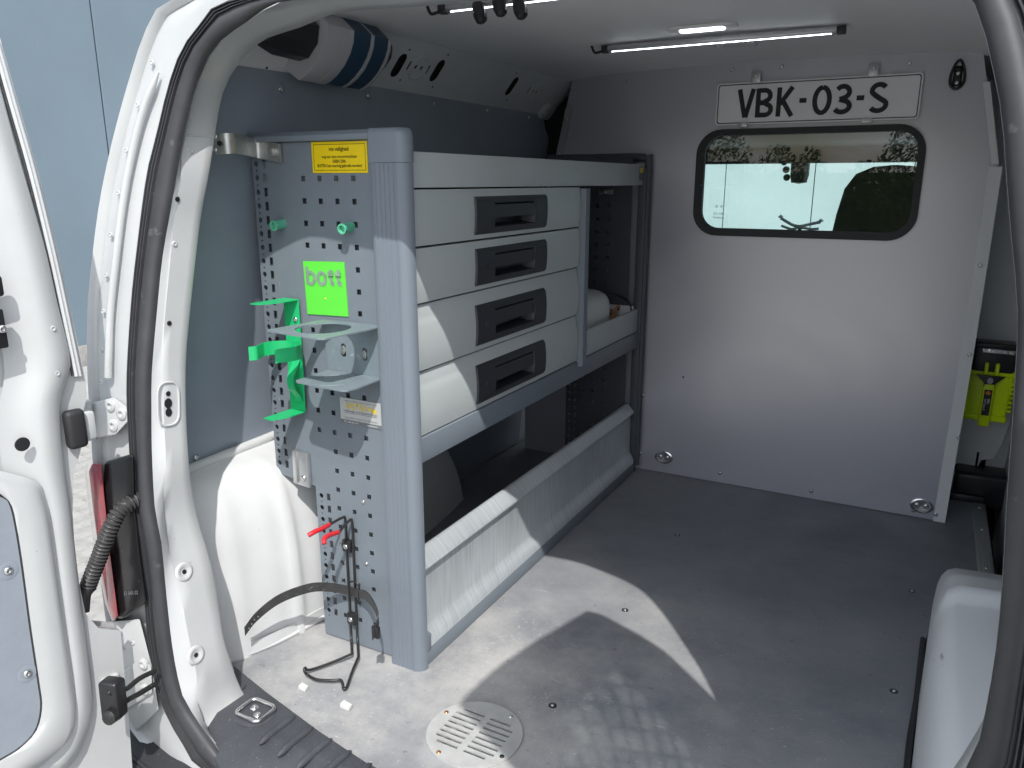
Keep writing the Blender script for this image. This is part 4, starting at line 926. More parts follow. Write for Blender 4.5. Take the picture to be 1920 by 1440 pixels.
# drawers with bowed fronts
zs = [(.918, .822), (.818, .722), (.718, .599), (.595, .476)]
y0d, y1d = YN+.009, -.527
for i, (zt_, zb_) in enumerate(zs):
    prof = []
    h = zt_-zb_; step = i >= 2
    N = 12
    for k in range(N+1):
        f = k/N; z = zt_-f*h
        if step and f < .2: x = -.004+f*.022
        else: x = 0.001+.0045*(1-(2*min(1, max(0, (f-(.2 if step else 0))/(.8 if step else 1)))-1)**2)
        prof.append((x, z))
    if step: prof.insert(3, (.000, zt_-.205*h))
    # front with an opening for the handle recess
    hy0, hy1 = -1.047, -.720                       # charcoal plate
    ry0, ry1 = -.969, -.787
    rows = [[Vector((x, y, z)) for x, z in prof] for y in (y0d, y0d+.003, -1.2, hy0+.01)]
    def strip(a, b): return [[Vector((x, y, z)) for x, z in prof] for y in (a, b)]
    vs = []; fs = []; np_ = len(prof)
    ysd = [y0d, ry0+.001, ry1-.001, y1d]
    for y in ysd:
        for x, z in prof: vs.append(Vector((x, y, z)))
    top_i = int(np_*.30); bot_i = int(np_*.80)
    for a in range(3):
        for j in range(np_-1):
            if a == 1 and top_i <= j < bot_i: continue
            fs.append((a*np_+j, a*np_+j+1, (a+1)*np_+j+1, (a+1)*np_+j))
    k = len(vs)
    for y in (y0d, y1d):
        for x, z in ((-.012, zt_), (-.012, zb_)): vs.append(Vector((x, y, z)))
    fs += [tuple(list(range(np_))+[k+1, k]), tuple(list(range(4*np_-1, 3*np_-1, -1))+[k+2, k+3]), (0, k, k+2, 3*np_), (np_-1, 4*np_-1, k+3, k+1)]
    dr = mk('drawer', vs, fs, M_drawer, sh, smooth=40)
    # charcoal handle plate bowed like the front, with a real recess
    plate_prof = []
    zc0, zc1 = zt_-h*(.12 if not step else .20), zb_+h*.055
    for kk in range(11):
        f = kk/10; z = zc0+(zc1-zc0)*f; plate_prof.append((.0045+.0052*(1-(2*min(1, max(0, ((zt_-z)/h-(.2 if step else 0))/(.8 if step else 1)))-1)**2)+(0 if 0 < kk < 10 else -.006), z))
    vs = []; fs = []; q = len(plate_prof)
    ysp = [hy0, hy0+.006, ry0, ry1, hy1-.006, hy1]
    for yi, y in enumerate(ysp):
        for x, z in plate_prof: vs.append(Vector((x-(.012 if yi in (0, 5) else 0), y, z)))
    ti, bi = 2, 8
    for a in range(5):
        for j in range(q-1):
            if a == 2 and ti <= j < bi: continue
            fs.append((a*q+j, a*q+j+1, (a+1)*q+j+1, (a+1)*q+j))
    hpl = mk('handle_plate', vs, fs, M_handle, dr, smooth=40)
    za, zb2 = plate_prof[ti][1], plate_prof[bi][1]; xf = .0105; zm = za+(zb2-za)*.62
    # recess box
    vs = [(xf-.004, ry0, za), (xf-.004, ry1, za), (xf-.004, ry1, zb2), (xf-.004, ry0, zb2), (-.020, ry0+.006, za), (-.020, ry1-.012, za), (-.020, ry1-.012, zb2+.006), (-.020, ry0+.006, zb2+.006)]
    mk('handle_recess', vs, [(0, 1, 5, 4), (1, 2, 6, 5), (2, 3, 7, 6), (3, 0, 4, 7), (4, 5, 6, 7)], M_handle, dr, smooth=0)
    fl = [[Vector((x, y, z)) for y in (ry0+.002, ry1-.002)] for x, z in ((.0010, za-.0015), (.0072, za-.004), (.0084, (za+zm)/2), (.0076, zm), (.001, zm+.001))]
    loft('handle_flap', fl, M_handle, dr, smooth=50)
    lathe('lock', [(.0065, 0), (.006, .0012), (.0048, .0012), (.0045, .0003), (0, .0003)], (.0096, -1.004, (za+zb2)/2), (1, 0, 0), M_handle, dr, n=16)
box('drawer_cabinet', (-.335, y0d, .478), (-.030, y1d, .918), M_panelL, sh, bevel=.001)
# divider between drawers and open bay
prism('divider', [(-.33, -.524, .46), (.004, -.524, .46), (.016, -.518, .46), (.020, -.505, .46), (.016, -.494, .46), (.004, -.490, .46), (-.33, -.490, .46)], (0, 0, .455), M_post, sh, bevel=0)
# tray of the open bay, beam below the drawers
box('tray_front', (-.010, -.489, .474), (.0, -.045, .545), M_drawer, sh, bevel=.002)
box('tray_base', (-.33, -.489, .474), (-.011, -.045, .480), M_drawer, sh, bevel=.001)
box('tray_side', (-.33, -.060, .481), (-.011, -.052, .555), M_plastw, sh, bevel=.002)
prism('shelf_beam', [(-.33, YN+.008, .424), (.004, YN+.008, .424), (.005, YN+.008, .473), (-.33, YN+.008, .473)], (0, 1.240, 0), M_post, sh, bevel=.002)
# kick board with rolled lip and base rail
kp = [(-.034, .226), (-.030, .233), (-.024, .235), (-.018, .2335), (.002, .211), (.0035, .206), (.0015, .2025), (-.007, .200), (-.0085, .194), (-.0085, .080), (-.0065, .070), (.0, .060), (.006, .048), (.0065, .034), (-.012, .034), (-.012, .198), (-.03, .215)]
prism('kick_board', [(x, YN+.010, z) for x, z in kp], (0, 1.200, 0), M_kick, sh, bevel=.0006, seg=1)
box('base_rail', (-.02, YN+.008, .0), (.007, -.042, .0335), M_post, sh, bevel=.003)
mk('kick_end_cap', [(-.012, YN+.008, .03), (.008, YN+.008, .03), (.009, YN+.008, .068), (-.004, YN+.008, .074), (-.012, YN+.022, .03), (.008, YN+.022, .03), (.009, YN+.022, .066), (-.004, YN+.022, .072)], [(0, 1, 2, 3), (7, 6, 5, 4), (0, 1, 5, 4), (1, 2, 6, 5), (2, 3, 7, 6), (3, 0, 4, 7)], M_post, sh, bevel=.001)
# bracket inside the open bay
box('bay_clip', (-.15, -.034, .893), (-.10, -.0305, .908), M_galv, sh, bevel=.001); screw((-.125, -.034, .9), (0, -1, 0), sh, .006)
box('maker_badge', (.0005, -.085, .935), (.0012, -.050, .975), M_greyprint, sh, bevel=0)
box('maker_badge_mark', (.0012, -.083, .957), (.0016, -.052, .972), M_gold, sh, bevel=0)
# wall bracket strapped to the pillar and the little aluminium clamp
br = thing('wall_bracket', 'galvanised strap bracket joining the shelving top to the white pillar', 'bracket', Y_(470, 280, YN))
e0, ne, te = pillar_pt(402, 271)
pa = Y_(404, 271, -1.395); pb = Y_(438, 269, -1.375); pc = Y_(470, 276, -1.285); pd = Y_(492, 281, YN-.006); pe = Y_(527, 288, YN-.006)
ribbon('strap', [pa, pb, pc, pd, pe], (0, 0, .033), .003, M_galv, br, dens=40)
lathe('bolt', [(.011, 0), (.011, .002), (.0085, .002), (.0085, .006), (.006, .0075), (0, .0075)], Y_(512, 284, YN-.0075), (0, -1, 0), M_galv, br, n=12)
lathe('bolt_hole', [(.0045, 0), (.0044, .0008), (0, .0007)], Y_(414, 269, -1.3935)+Vector((.001, -.0035, 0)), (.4, -1, 0), M_plast, br, n=12)
for v in (256, 281): screw(Y_(406, v, -1.397)+Vector((0, -.003, 0)), (.3, -1, 0), br, .004)
ac = thing('clamp_plate', 'short aluminium clamp screwed to the edge of the shelving end panel', 'clamp', Y_(570, 905, YN))
prism('plate', [Y_(u, v, YN-.002) for u, v in ((553, 842), (581, 849), (586, 913), (556, 903))], (0, -.009, 0), M_alu, ac, bevel=.0015)
prism('ridge', [Y_(u, v, YN-.011) for u, v in ((553, 843), (557, 844), (560, 904), (556, 903))], (0, -.004, 0), M_alu, ac, bevel=.001)
screw(Y_(569, 897, YN-.011), (0, -1, 0), ac, .007)
for u, v in ((681, 941), (687, 1057)): screw(Y_(u, v, YN-.0005), (0, -1, 0), sh, .0042)

# ---- stickers and sign on the end panel
def sticker(name, label, cat, px, y, t, m):
    q = [Y_(u, v, y) for u, v in px]                     # tl tr br bl
    ex = ((q[1]-q[0])+(q[2]-q[3]))/2; ey = ((q[0]-q[3])+(q[1]-q[2]))/2; c = (q[0]+q[1]+q[2]+q[3])/4
    T = thing(name, label, cat, c-ey/2)
    exn, eyn = ex.normalized(), ey.normalized(); eyn = (eyn-exn*eyn.dot(exn)).normalized(); w, h = ex.length, ey.length
    fr = lambda a, b, cc: c+exn*a+eyn*b+Vector((0, -1, 0))*cc
    plate('sheet', rect(0, 0, w, h), [], t, lambda a, b, cc: fr(a, b, cc+t), m, T)
    return T, (lambda a, b: fr(a, b, t)), exn, eyn, w, h
T, f, ex, ey, w, h = sticker('safety_sticker', 'yellow safety notice stuck at the top of the shelving end panel', 'sticker', [(583.5, 267), (687.5, 263.5), (691, 324.5), (587.5, 324)], YN-.0006, .0006, M_yellow)
for a0, b0, a1, b1 in ((-w/2+.004, h/2-.005, w/2-.004, h/2-.0042), (-w/2+.004, -h/2+.0042, w/2-.004, -h/2+.005), (-w/2+.004, -h/2+.0045, -w/2+.0047, h/2-.0045), (w/2-.0047, -h/2+.0045, w/2-.004, h/2-.0045)):
    plate('border_line', [(a0, b0), (a1, b0), (a1, b1), (a0, b1)], [], .0002, lambda a, b, c: f(a, b)+Vector((0, -.0003-c, 0)), M_darkyel, T)
text('ivm veiligheid', f(0, h*.26), ex, ey, .0098, M_darkyel, T, bold=.012, xs=.84)
text('mag van deze stroominstallatie', f(0, h*.02), ex, ey, .0072, M_darkyel, T, bold=.004, xs=.88)
text('GEEN 230v', f(0, -h*.13), ex, ey, .0072, M_darkyel, T, bold=.018, xs=.88)
text('BUITEN het voertuig gebruikt worden!', f(0, -h*.27), ex, ey, .0074, M_darkyel, T, bold=.010, xs=.85)
T, f, ex, ey, w, h = sticker('green_sign', 'square bright green sign with worn silver lettering on the end panel', 'sign', [(569, 488), (646.5, 493), (653.5, 592), (577.5, 590)], YN-.0006, .0015, M_lime)
bf = lambda ox: (lambda x, y, c: f(-w*.44+(ox+x)*1.24, h*.075+y*1.25)+Vector((0, -.0002-c, 0)))
HH = .026; o_ = arcp(.0085, .0090, .0072, .0085, 90, 450, 14)
glyph([[(.0022, 0), (.0022, HH)], o_], .0060, bf(0), M_limetxt, T, .0006)
glyph([o_], .0060, bf(.0215), M_limetxt, T, .0006)
for q in (.0440, .0580): glyph([[(.004, HH*.86), (.004, .0045), (.0055, .0018), (.0095, .0018)], [(.0, .0165), (.0100, .0165)]], .0060, bf(q), M_limetxt, T, .0006)
lathe('rivet', [(.0022, 0), (.0018, .0008), (0, .001)], f(-.002, -h*.19), (0, -1, 0), M_gold, T, n=10)
T, f, ex, ey, w, h = sticker('maker_sticker', 'silver sticker with yellow lettering and stars low beside the post', 'sticker', [(637, 744), (716, 757.5), (717.5, 806), (640, 791.5)], YN-.0006, .0005, M_silver)
text('INSTRA', f(-w*.10, h*.20), ex, ey, .0175, M_gold, T, bold=.014, xs=.86)
for k, (a, r) in enumerate(((.225, .0058), (.30, .0062), (.345, .006))):
    st = [(a*w+r*(1 if i % 2 == 0 else .45)*math.cos(math.pi/2+i*math.pi/5), h*(.20-.03*k)+r*(1 if i % 2 == 0 else .45)*math.sin(math.pi/2+i*math.pi/5)) for i in range(10)]
    plate('star', st, [], .0002, lambda x, y, c, k=k: f(x, y)+Vector((0, -.0004-.0002*k-c, 0)), M_gold, T)
text('bedrijfswagen- & werkplaatsinrichtingen', f(-w*.01, h*.01), ex, ey, .0062, M_greyprint, T, xs=.80)
text('MAATWERK IN MOBIELE FUNCTIONALITEIT', f(0, -h*.27), ex, ey, .0045, M_greyprint, T, xs=.88)
for b in (.40, -.07): plate('rule_line', rect(0, 0, w*.78, .0007), [], .0002, lambda x, y, c, b=b: f(x, y+b*h)+Vector((0, -.0004-c, 0)), M_greyprint, T)
plate('footer_band', rect(0, 0, w, h*.15), [], .0003, lambda x, y, c: f(x, y-h*.425)+Vector((0, -.0004-c, 0)), M_greyprint, T)
text('TEL. 0488 45 21 40', f(-w*.24, -h*.425), ex, ey, .0048, M_whiteprint, T, lift=.0012, xs=.9)
text('www.instra.nl', f(w*.26, -h*.425), ex, ey, .0050, M_whiteprint, T, lift=.0012, xs=.9)

# ---- pegs
for (u, v), lb in (((531, 419), 'mint green hollow peg beside the slotted edge of the end panel'), ((658, 425), 'mint green hollow peg beside the grooved shelving post')):
    p = Y_(u, v, YN); pg = lathe('peg', [(.0085, -.002), (.0085, .022), (.0095, .024), (.0092, .026), (.0068, .026), (.0062, .018), (0, .017)], p, (0, -1, -.12), M_mint, None, n=20)
    pg['label'] = lb; pg['category'] = 'peg'; pg['group'] = 'pegs on the end panel'

# ---- grey bottle shelf (two plates with a ring hole)
cb = thing('cup_holder', 'worn grey sheet metal cup holder with a round hole on the end panel', 'cup holder', (-.125, YN, .584))
yb = YN-.002
plate('back_plate', [(-.192, .584), (-.060, .584), (-.060, .682), (-.199, .682)], [rrect(-.158, .615, -.147, .640, .004, 3), rrect(-.108, .612, -.097, .637, .004, 3)], .0025, lambda a, b, c: Vector((a, yb-.002-c, b)), M_cup, cb)
def horiz(z, pitch): return lambda a, b, c: Vector((a, b, z+c+(b-yb)*pitch))
tp = [(-.199, yb-.004), (-.060, yb-.004), (-.060, yb-.035), (-.078, yb-.134), (-.088, yb-.1385), (-.215, yb-.1255), (-.222, yb-.118), (-.205, yb-.05)]
plate('top_ring', tp, [circ(-.141, yb-.066, .049, 30)], .0025, horiz(.682, .02), M_cup, cb)
bp_ = [(-.192, yb-.004), (-.060, yb-.004), (-.056, yb-.09), (-.060, yb-.105), (-.068, yb-.111), (-.178, yb-.102), (-.188, yb-.094)]
plate('bottom_plate', bp_, [], .0025, horiz(.586, .0), M_cup, cb)
lathe('pressed_ring', [(.040, 0), (.0395, .0006), (.0375, .0006), (.037, 0)], (-.128, yb-.062, .5861), (0, 0, 1), M_cup, cb, n=32)
for x, z in ((-.1525, .6275), (-.1025, .6245)): lathe('fixing', [(.0055, 0), (.005, .003), (.003, .0035), (0, .003)], (x, yb-.0015, z), (0, -1, 0), M_galv, cb, n=12, sx=1.6, sy=1)

# ---- green bottle clip
gh = thing('bottle_clip', 'bright green steel bottle clip with two curved arms on the end panel', 'bottle holder', (-.27, YN, .493))
plate('back_plate', [(-.290, .494), (-.253, .494), (-.251, .57), (-.251, .717), (-.288, .717), (-.289, .6)], [], .002, lambda a, b, c: Vector((a, YN-.010-c, b)), M_green, gh)
plate('top_flap', [(-.288, YN-.011), (-.251, YN-.011), (-.255, YN-.065), (-.270, YN-.090), (-.290, YN-.092)], [], .002, lambda a, b, c: Vector((a, b, .717+c)), M_green, gh)
plate('bottom_flap', [(-.290, YN-.011), (-.253, YN-.011), (-.256, YN-.060), (-.270, YN-.085), (-.292, YN-.080)], [], .002, lambda a, b, c: Vector((a, b, .496+c)), M_green, gh)
cx, cy, cr = -.268, YN-.050, .038
ribbon('clip_arm', [(cx-.002+cr*math.cos(math.radians(a)), cy+cr*math.sin(math.radians(a)), .622) for a in range(88, 196, 12)]+[(cx-cr*.80, cy-.024, .622), (cx-cr*.72, cy-.032, .622), (cx-cr*.95, cy-.042, .622)], (0, 0, .026), .002, M_green, gh)
ribbon('clip_arm', [(cx+.002+cr*math.cos(math.radians(a)), cy+cr*math.sin(math.radians(a)), .622) for a in range(92, -16, -12)]+[(cx+cr*.78, cy-.026, .622), (cx+cr*.62, cy-.036, .622)], (0, 0, .026), .002, M_green, gh)
ribbon('spring_strip', [(-.262, YN-.013, .60), (-.262, YN-.022, .585), (-.263, YN-.033, .565), (-.263, YN-.030, .545), (-.263, YN-.018, .53), (-.263, YN-.012, .515)], (.016, 0, 0), .002, M_green, gh)
screw(Y_(554, 599, YN-.0105), (0, -1, 0), gh, .0055)
box('spacer', (-.275, YN-.0095, .66), (-.262, YN+.001, .68), M_galv, gh, bevel=.001)

# ---- black wire bottle cage with red tips, clamps and strap
wh = thing('wire_cage', 'black wire bottle cage with red dipped hooks at the bottom of the end panel', 'bottle cage', Y_(665, 1180, YN))
yr_ = YN-.008; yh = YN-.10
L1 = [Y_(578, 1004, yh-.012), Y_(590, 997, yh), Y_(604, 991, yh+.02), Y_(617, 984, YN-.055), Y_(641, 971, YN-.016), Y_(647, 974, yr_), Y_(650, 1030, yr_), Y_(655, 1120, yr_), Y_(658, 1190, yr_-.006), Z_(660, 1226, .014)]
fz = .010
L1b = [Z_(660, 1226, .014), Z_(620, 1243, fz), Z_(581, 1256, fz), Z_(572, 1252, fz+.012), Z_(571, 1259, fz+.008), Z_(578, 1266, fz), Z_(594, 1274, fz), Z_(620, 1276, fz), Z_(638, 1275, fz), Z_(642, 1281, fz), Z_(644, 1291, fz-.002), Z_(650, 1288, fz-.002), Z_(660, 1260, fz), Z_(672, 1231, .014)]
R1 = [Y_(608, 1020, yh-.012), Y_(608, 1011, yh-.006), Y_(616, 1004, yh+.01), Y_(634, 998, YN-.06), Y_(654, 977, YN-.016), Y_(660, 979, yr_), Y_(663, 1040, yr_), Y_(667, 1130, yr_), Y_(670, 1195, yr_-.006), Z_(672, 1231, .014)]
tube('wire', L1, .0027, M_wire, wh, n=8, dens=110); tube('wire', R1, .0027, M_wire, wh, n=8, dens=110); tube('wire', L1b, .0027, M_wire, wh, n=8, dens=120)
tube('rubber_tip', L1[:4], .0046, M_red, wh, n=10, dens=24); tube('rubber_tip', R1[:4], .0046, M_red, wh, n=10, dens=24)
for u, v in ((655, 1021), (664, 1157)):
    p = Y_(u, v, YN-.002); box('clamp', (p.x-.011, YN-.013, p.z-.013), (p.x+.011, YN-.001, p.z+.013), M_plast, wh, bevel=.003); screw((p.x, YN-.013, p.z), (0, -1, 0), wh, .0055)
st = thing('strap', 'curved black leather strap looped round the wire bottle cage', 'strap', Y_(655, 1110, YN))
sp = [(459, 1184, -1.42), (482, 1155, -1.405), (524, 1123, -1.37), (578, 1103, -1.325), (616, 1101, -1.295), (653, 1107, YN-.016), (668, 1112, YN-.016), (688, 1118, YN-.035), (704, 1142, YN-.07), (709, 1165, YN-.09), (698, 1192, YN-.105)]
band = ribbon('band', [Y_(u, v, y) for u, v, y in sp], (0, 0, .019), .0026, M_strap, st, dens=90)
for u, v, y in ((467, 1178, -1.417), (472, 1170, -1.413), (477, 1162, -1.409), (484, 1156, -1.405)): lathe('eyelet', [(.0016, 0), (.0014, .0004), (0, .0004)], Y_(u, v, y-.002), (.6, -1, 0), M_galv, band, n=8)
box('buckle', tuple(Y_(705, 1185, YN-.098)-Vector((.008, .004, .012))), tuple(Y_(705, 1185, YN-.098)+Vector((.008, .004, .012))), M_plast, st, bevel=.002)
tube('keeper', [Y_(655, 1120, YN-.020), Y_(655, 1092, YN-.020), Y_(672, 1096, YN-.020), Y_(673, 1124, YN-.020)], .002, M_wire, st, n=6)

# ---- scraps on the floor
def scrap(p, s, lb):
    vs = [p+Vector((x*s[0], y*s[1], z*s[2]+.0005)) for x, y, z in ((-1, -1, 0), (1, -.9, 0), (.9, 1, .0), (-1, .8, 0), (-.8, -.9, 1), (.9, -1, .8), (1, .8, .9), (-.9, 1, 1.1))]
    o = mk('plastic_scrap', vs, [(0, 3, 2, 1), (4, 5, 6, 7), (0, 1, 5, 4), (1, 2, 6, 5), (2, 3, 7, 6), (3, 0, 4, 7)], M_foam, None, bevel=.001); o['label'] = lb; o['category'] = 'debris'; return o
scrap(Z_(649, 1328, 0), (.011, .006, .010), 'white plastic block lying loose on the floor beside the round grille')
s1 = scrap(Z_(569, 1293, 0), (.009, .006, .009), 'clear plastic corner piece lying beside the wire cage')

# ================================================================== LED BARS, BOX ON RAIL, TORCH, TRAY CONTENTS
def led(name, lb, x0, x1, y, z, clips, slope=0):
    T = thing(name, lb, 'led light', ((x0+x1)/2, y, z), 'led bars on the headliner')
    prism('profile', [(x0, y-.0075, z+.010), (x0, y-.008, z+.002), (x0, y-.003, z-.004), (x0, y+.006, z-.004), (x0, y+.007, z+.010)], (x1-x0, 0, 0), M_alu, T, bevel=.001)
    prism('diffuser', [(x0+.01, y-.0044, z-.0030), (x0+.01, y-.0034, z-.0046), (x0+.01, y-.0026, z-.0040), (x0+.01, y-.0036, z-.0022)], (x1-x0-.02, 0, 0), E_led, T, bevel=0)
    for xa, xb in ((x0-.016, x0), (x1, x1+.018)): box('end_cap', (xa, y-.009, z-.0055), (xb, y+.008, z+.011), M_plast, T, bevel=.002)
    tube('cable', [(x0-.015, y, z), (x0-.035, y, z-.002), (x0-.045, y+.002, z+.014)], .003, M_plast, T, n=8)
    return T
led('led_bar', 'slim lit led bar between the round vent and the dome lamp', .045, .56, -.472, 1.238, 0)
L2 = led('led_bar', 'slim lit led bar near the rear roof edge with black clips', -.035, .50, -1.065, 1.232, 0)
for x, dz in ((.035, 0), (.075, .008), (.115, .0)):
    cl = lathe('roof_clip', [(.008, 0), (.011, .012), (.012, .024), (.010, .034), (.005, .038), (0, .039)], (x, -1.078, 1.235+dz), (.45, -.2, -1), M_plast, L2, n=16)
# box with blue covers on the cant rail
dx = thing('rail_box', 'grey box with two dark blue covers hanging on the white roof rail', 'box', rail_fr(-1.0, 0, 0))
bd = [(.000, .150), (.046, .148), (.056, .130), (.061, .11), (.062, .085), (.058, .06), (.050, .038), (.042, .026), (.0, .022)]
def bx_prof(y): return [rail_fr(y, b, c) for c, b in bd]
for a, b, mm, nm, sc in ((-1.165, -1.118, M_boxgrey, 'end_cover', 1.), (-1.1175, -1.093, M_boxgrey, 'end_rim', 1.03), (-1.0925, -1.040, M_navy, 'blue_cover', .99), (-1.0395, -1.031, M_boxgrey, 'middle_rib', 1.03), (-1.0305, -.985, M_navy, 'blue_cover', .99), (-.9845, -.977, M_boxgrey, 'end_rim', 1.03)):
    prism(nm, [rail_fr(a, bb, cc*sc) for cc, bb in bd], (0, b-a, 0), mm, dx, bevel=0, smooth=28)
for a, b, s in ((-1.268, -1.167, 1), (-.975, -.915, -1)):
    pts = [rail_fr(a, .03, 0), rail_fr(a, .14, 0), rail_fr(b, .15, 0), rail_fr(b, .01, 0)]
    q = []
    for yy, k in ((a, .75), (a+(b-a)*.3, .95), (b, 1.0)) if s > 0 else ((a, 1.0), (a+(b-a)*.6, .9), (b, .55)):
        q.append([rail_fr(yy, .095+(bb-.075)*k*.72, cc*k) for cc, bb in ((0, .130), (.032, .128), (.046, .09), (.042, .045), (.026, .02), (0, .02))])
    loft('bracket', q, M_plast, dx, smooth=30); mk('bracket_end', q[0], [tuple(range(6))], M_plast, dx)
    if s < 0: mk('bracket_end', q[-1], [tuple(range(6))], M_plast, dx)
lathe('cap', [(.018, 0), (.018, .004), (.0165, .006), (.016, .004), (.014, .008), (.008, .010), (0, .010)], rail_fr(-1.267, .095, .018), (0, -1, 0.0), M_plast, dx, n=28)

# torch hung behind the partition edge
pt = Y_(1846, 700, .20); to = thing('torch', 'fluorescent yellow and black work torch hanging behind the partition edge', 'torch', pt+Vector((0, 0, -.12)))
TX = Vector((1, 0, 0)); c = Y_(1852, 712, .22); ox, oz = c.x, c.z; ty = .205
def tb(name, a, b, z0_, z1_, d0, d1, m, par, bev=.006, seg=3): return box(name, (ox+a, ty-d1, oz+z0_), (ox+b, ty-d0, oz+z1_), m, par, bevel=bev, seg=seg)
mk('body', [(ox+x, ty-y, oz+z) for x, y, z in ((-.062, 0, .04), (.062, 0, .04), (.062, .05, .04), (-.062, .05, .04), (-.066, 0, -.10), (.052, 0, -.10), (.052, .055, -.10), (-.066, .055, -.10))], [(0, 1, 2, 3), (7, 6, 5, 4), (0, 1, 5, 4), (1, 2, 6, 5), (2, 3, 7, 6), (3, 0, 4, 7)], M_toryel, to, bevel=.010, seg=3)
tb('head', -.052, .056, .035, .118, .0, .062, M_plast, to, .010)
tb('head_brow', -.050, .054, .105, .122, .0, .066, M_plast, to, .005)
tb('lens', -.030, .050, .092, .106, .060, .0655, M_chrome, to, .003)
for k in range(5): tb('lens_facet', -.026+k*.015, -.015+k*.015, .094, .104, .0655, .0675, M_chrome, to, .002, 1)
tb('collar', -.064, .064, .026, .044, .002, .060, M_toryel, to, .006)
tb('base_band', -.068, .055, -.105, -.086, .0, .062, M_toryel, to, .006)
tb('strap_loop', -.018, -.008, .032, .066, .058, .072, M_toryel, to, .003); tb('strap_loop', .008, .018, .032, .066, .058, .072, M_toryel, to, .003)
mk('switch_plate', [(ox+x, ty-y, oz+z) for x, y, z in ((-.036, .062, .03), (.036, .062, .03), (.014, .064, .008), (.014, .064, -.004), (-.014, .064, -.004), (-.014, .064, .008), (-.036, .070, .03), (.036, .070, .03), (.014, .071, .008), (.014, .071, -.004), (-.014, .071, -.004), (-.014, .071, .008))], [(0, 1, 2, 3, 4, 5), (11, 10, 9, 8, 7, 6)]+[(i, (i+1) % 6, 6+(i+1) % 6, 6+i) for i in range(6)], M_plast, to, bevel=.001)
lathe('button', [(.0075, 0), (.007, .003), (.004, .004), (0, .004)], (ox, ty-.0705, oz+.016), (0, -1, 0), M_boxgrey, to, n=16, sx=1.3)
obox('handle', (ox-.014, ty-.056, oz-.118), (.028, 0, 0), (.0, -.016, 0), (0, 0, .125), M_toryel, to, bevel=.004)
tb('handle_label', -.0095, .0095, -.085, -.010, .0722, .0730, M_ink, to, 0, 1)
lathe('emblem', [(.006, 0), (.006, .0004), (0, .0004)], (ox, ty-.0731, oz-.019), (0, -1, 0), mat('orange emblem', (.8, .25, .02), .5), to, n=14)
text('PELI', (ox+.003, ty-.0732, oz-.043), (0, 0, -1), (1, 0, 0), .0085, M_whiteprint, to, bold=.02)
text('9415 Zone 0', (ox-.005, ty-.0732, oz-.053), (0, 0, -1), (1, 0, 0), .0065, M_whiteprint, to, bold=.01)
for k in range(7):
    tb('side_rib', -.0685, -.060, -.075+k*.013, -.069+k*.013, .01, .05, M_toryel, to, .001, 1); tb('side_rib', .052, .0625, -.075+k*.013, -.069+k*.013, .01, .05, M_toryel, to, .001, 1)
box('torch_mount', (ox-.05, ty, oz-.09), (ox+.05, .302, oz+.10), M_plastw, to, bevel=.004)

# tray contents
cn = thing('canister', 'white plastic canister lying in the open shelf tray', 'canister', (-.10, -.38, .481))
cr_ = []
for y, k in ((-.485, 1.0), (-.27, 1.0), (-.235, .97), (-.21, .88), (-.198, .62), (-.195, .0)):
    cr_.append([Vector((-.105+.085*k*math.copysign(abs(math.cos(a))**.6, math.cos(a)), y, .555+.073*k*math.copysign(abs(math.sin(a))**.6, math.sin(a)))) for a in [2*math.pi*j/28 for j in range(28)]])
loft('body', cr_, M_pe, cn, closed=True, smooth=80)
pc_ = thing('pouch', 'small orange brown pouch beside the white canister in the tray', 'pouch', (-.08, -.22, .481))
mk('bag', [(-.02, -.195, .482), (-.02, -.085, .482), (-.16, -.08, .482), (-.16, -.185, .482), (-.035, -.19, .552), (-.03, -.15, .565), (-.05, -.105, .545), (-.13, -.10, .55), (-.14, -.175, .562)], [(3, 2, 1, 0), (0, 1, 6, 5, 4), (1, 2, 7, 6), (2, 3, 8, 7), (3, 0, 4, 8), (4, 5, 6, 7, 8)], M_brown, pc_, bevel=.012, seg=3, smooth=80)
tube('flap_edge', [(-.03, -.19, .553), (-.026, -.15, .567), (-.045, -.10, .547)], .004, M_brown, pc_, n=8)
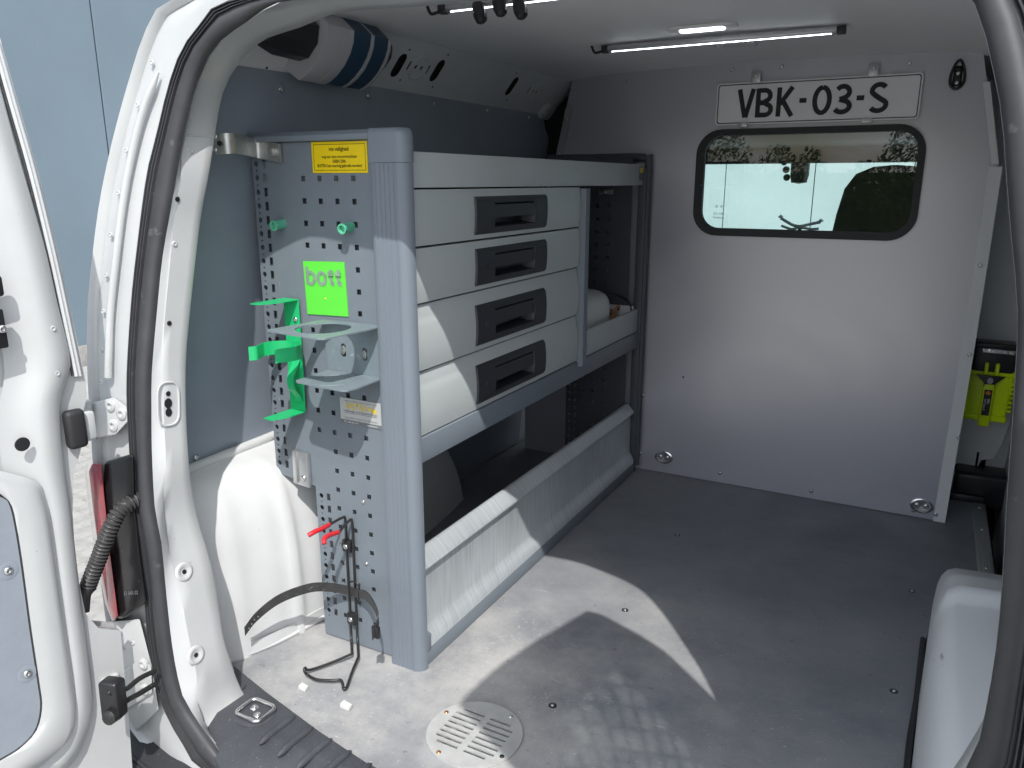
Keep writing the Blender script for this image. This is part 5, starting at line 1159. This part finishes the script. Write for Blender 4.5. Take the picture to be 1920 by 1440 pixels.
cb_ = tube('cable_loop', [(-.03, -.20, .545), (-.05, -.19, .585), (-.06, -.15, .60), (-.045, -.10, .592), (-.02, -.075, .57), (-.012, -.07, .54)], .0025, M_plast, None, n=8); cb_['label'] = 'thin black cable looping out of the open shelf tray'; cb_['category'] = 'cable'

# cab items seen through the window
dc = thing('dash_camera', 'black dash camera hanging at the windscreen behind the partition window', 'camera', Y_(1498, 340, 1.0))
p = Y_(1500, 318, 1.0); lathe('body', [(.0, -.055), (.030, -.05), (.036, -.02), (.036, .03), (.030, .05), (0, .055)], p, (0, 0, 1), M_plast, dc, n=18, sy=.8)
q = Y_(1503, 326, .965); lathe('lens', [(.013, 0), (.012, .006), (.008, .007), (0, .004)], p+Vector((.0, -.036, -.03)), (0, -1, 0), M_handle, dc, n=16)
tube('mount', [p+Vector((0, 0, .05)), p+Vector((-.01, .02, .08)), p+Vector((-.02, .04, .12))], .010, M_plast, dc, n=8)
for dx_, dz_ in ((-.05, .0), (-.045, -.03), (-.06, .03)): lathe('knob', [(.010, 0), (.014, .008), (.010, .016)], p+Vector((dx_, -.01, dz_)), (0, -1, 0), M_plast, dc, n=12)
ph_ = thing('phone_holder', 'small silver phone holder standing on the dashboard', 'phone holder', Y_(1500, 438, .9))
p = Y_(1500, 424, .9)
tube('arm', [p+Vector((-.075, 0, .030)), p+Vector((-.03, 0, .005)), p+Vector((0, -.005, .0)), p+Vector((.035, 0, .008)), p+Vector((.075, 0, .018))], .006, M_plastw, ph_, n=8)
tube('arm', [p+Vector((-.07, 0, .0)), p+Vector((-.03, 0, -.012)), p+Vector((0, -.003, -.005)), p+Vector((.04, 0, -.010)), p+Vector((.07, 0, -.008))], .005, M_plastw, ph_, n=8)
for a_, b_ in ((-.075, .030), (.075, .018)): lathe('grip', [(.008, 0), (.010, .006), (.0, .014)], p+Vector((a_, 0, b_)), (0, 0, 1), M_plastw, ph_, n=10)
tube('stalk', [p+Vector((0, 0, -.005)), p+Vector((0, .005, -.04)), p+Vector((0, .01, -.075))], .007, M_plast, ph_, n=8)
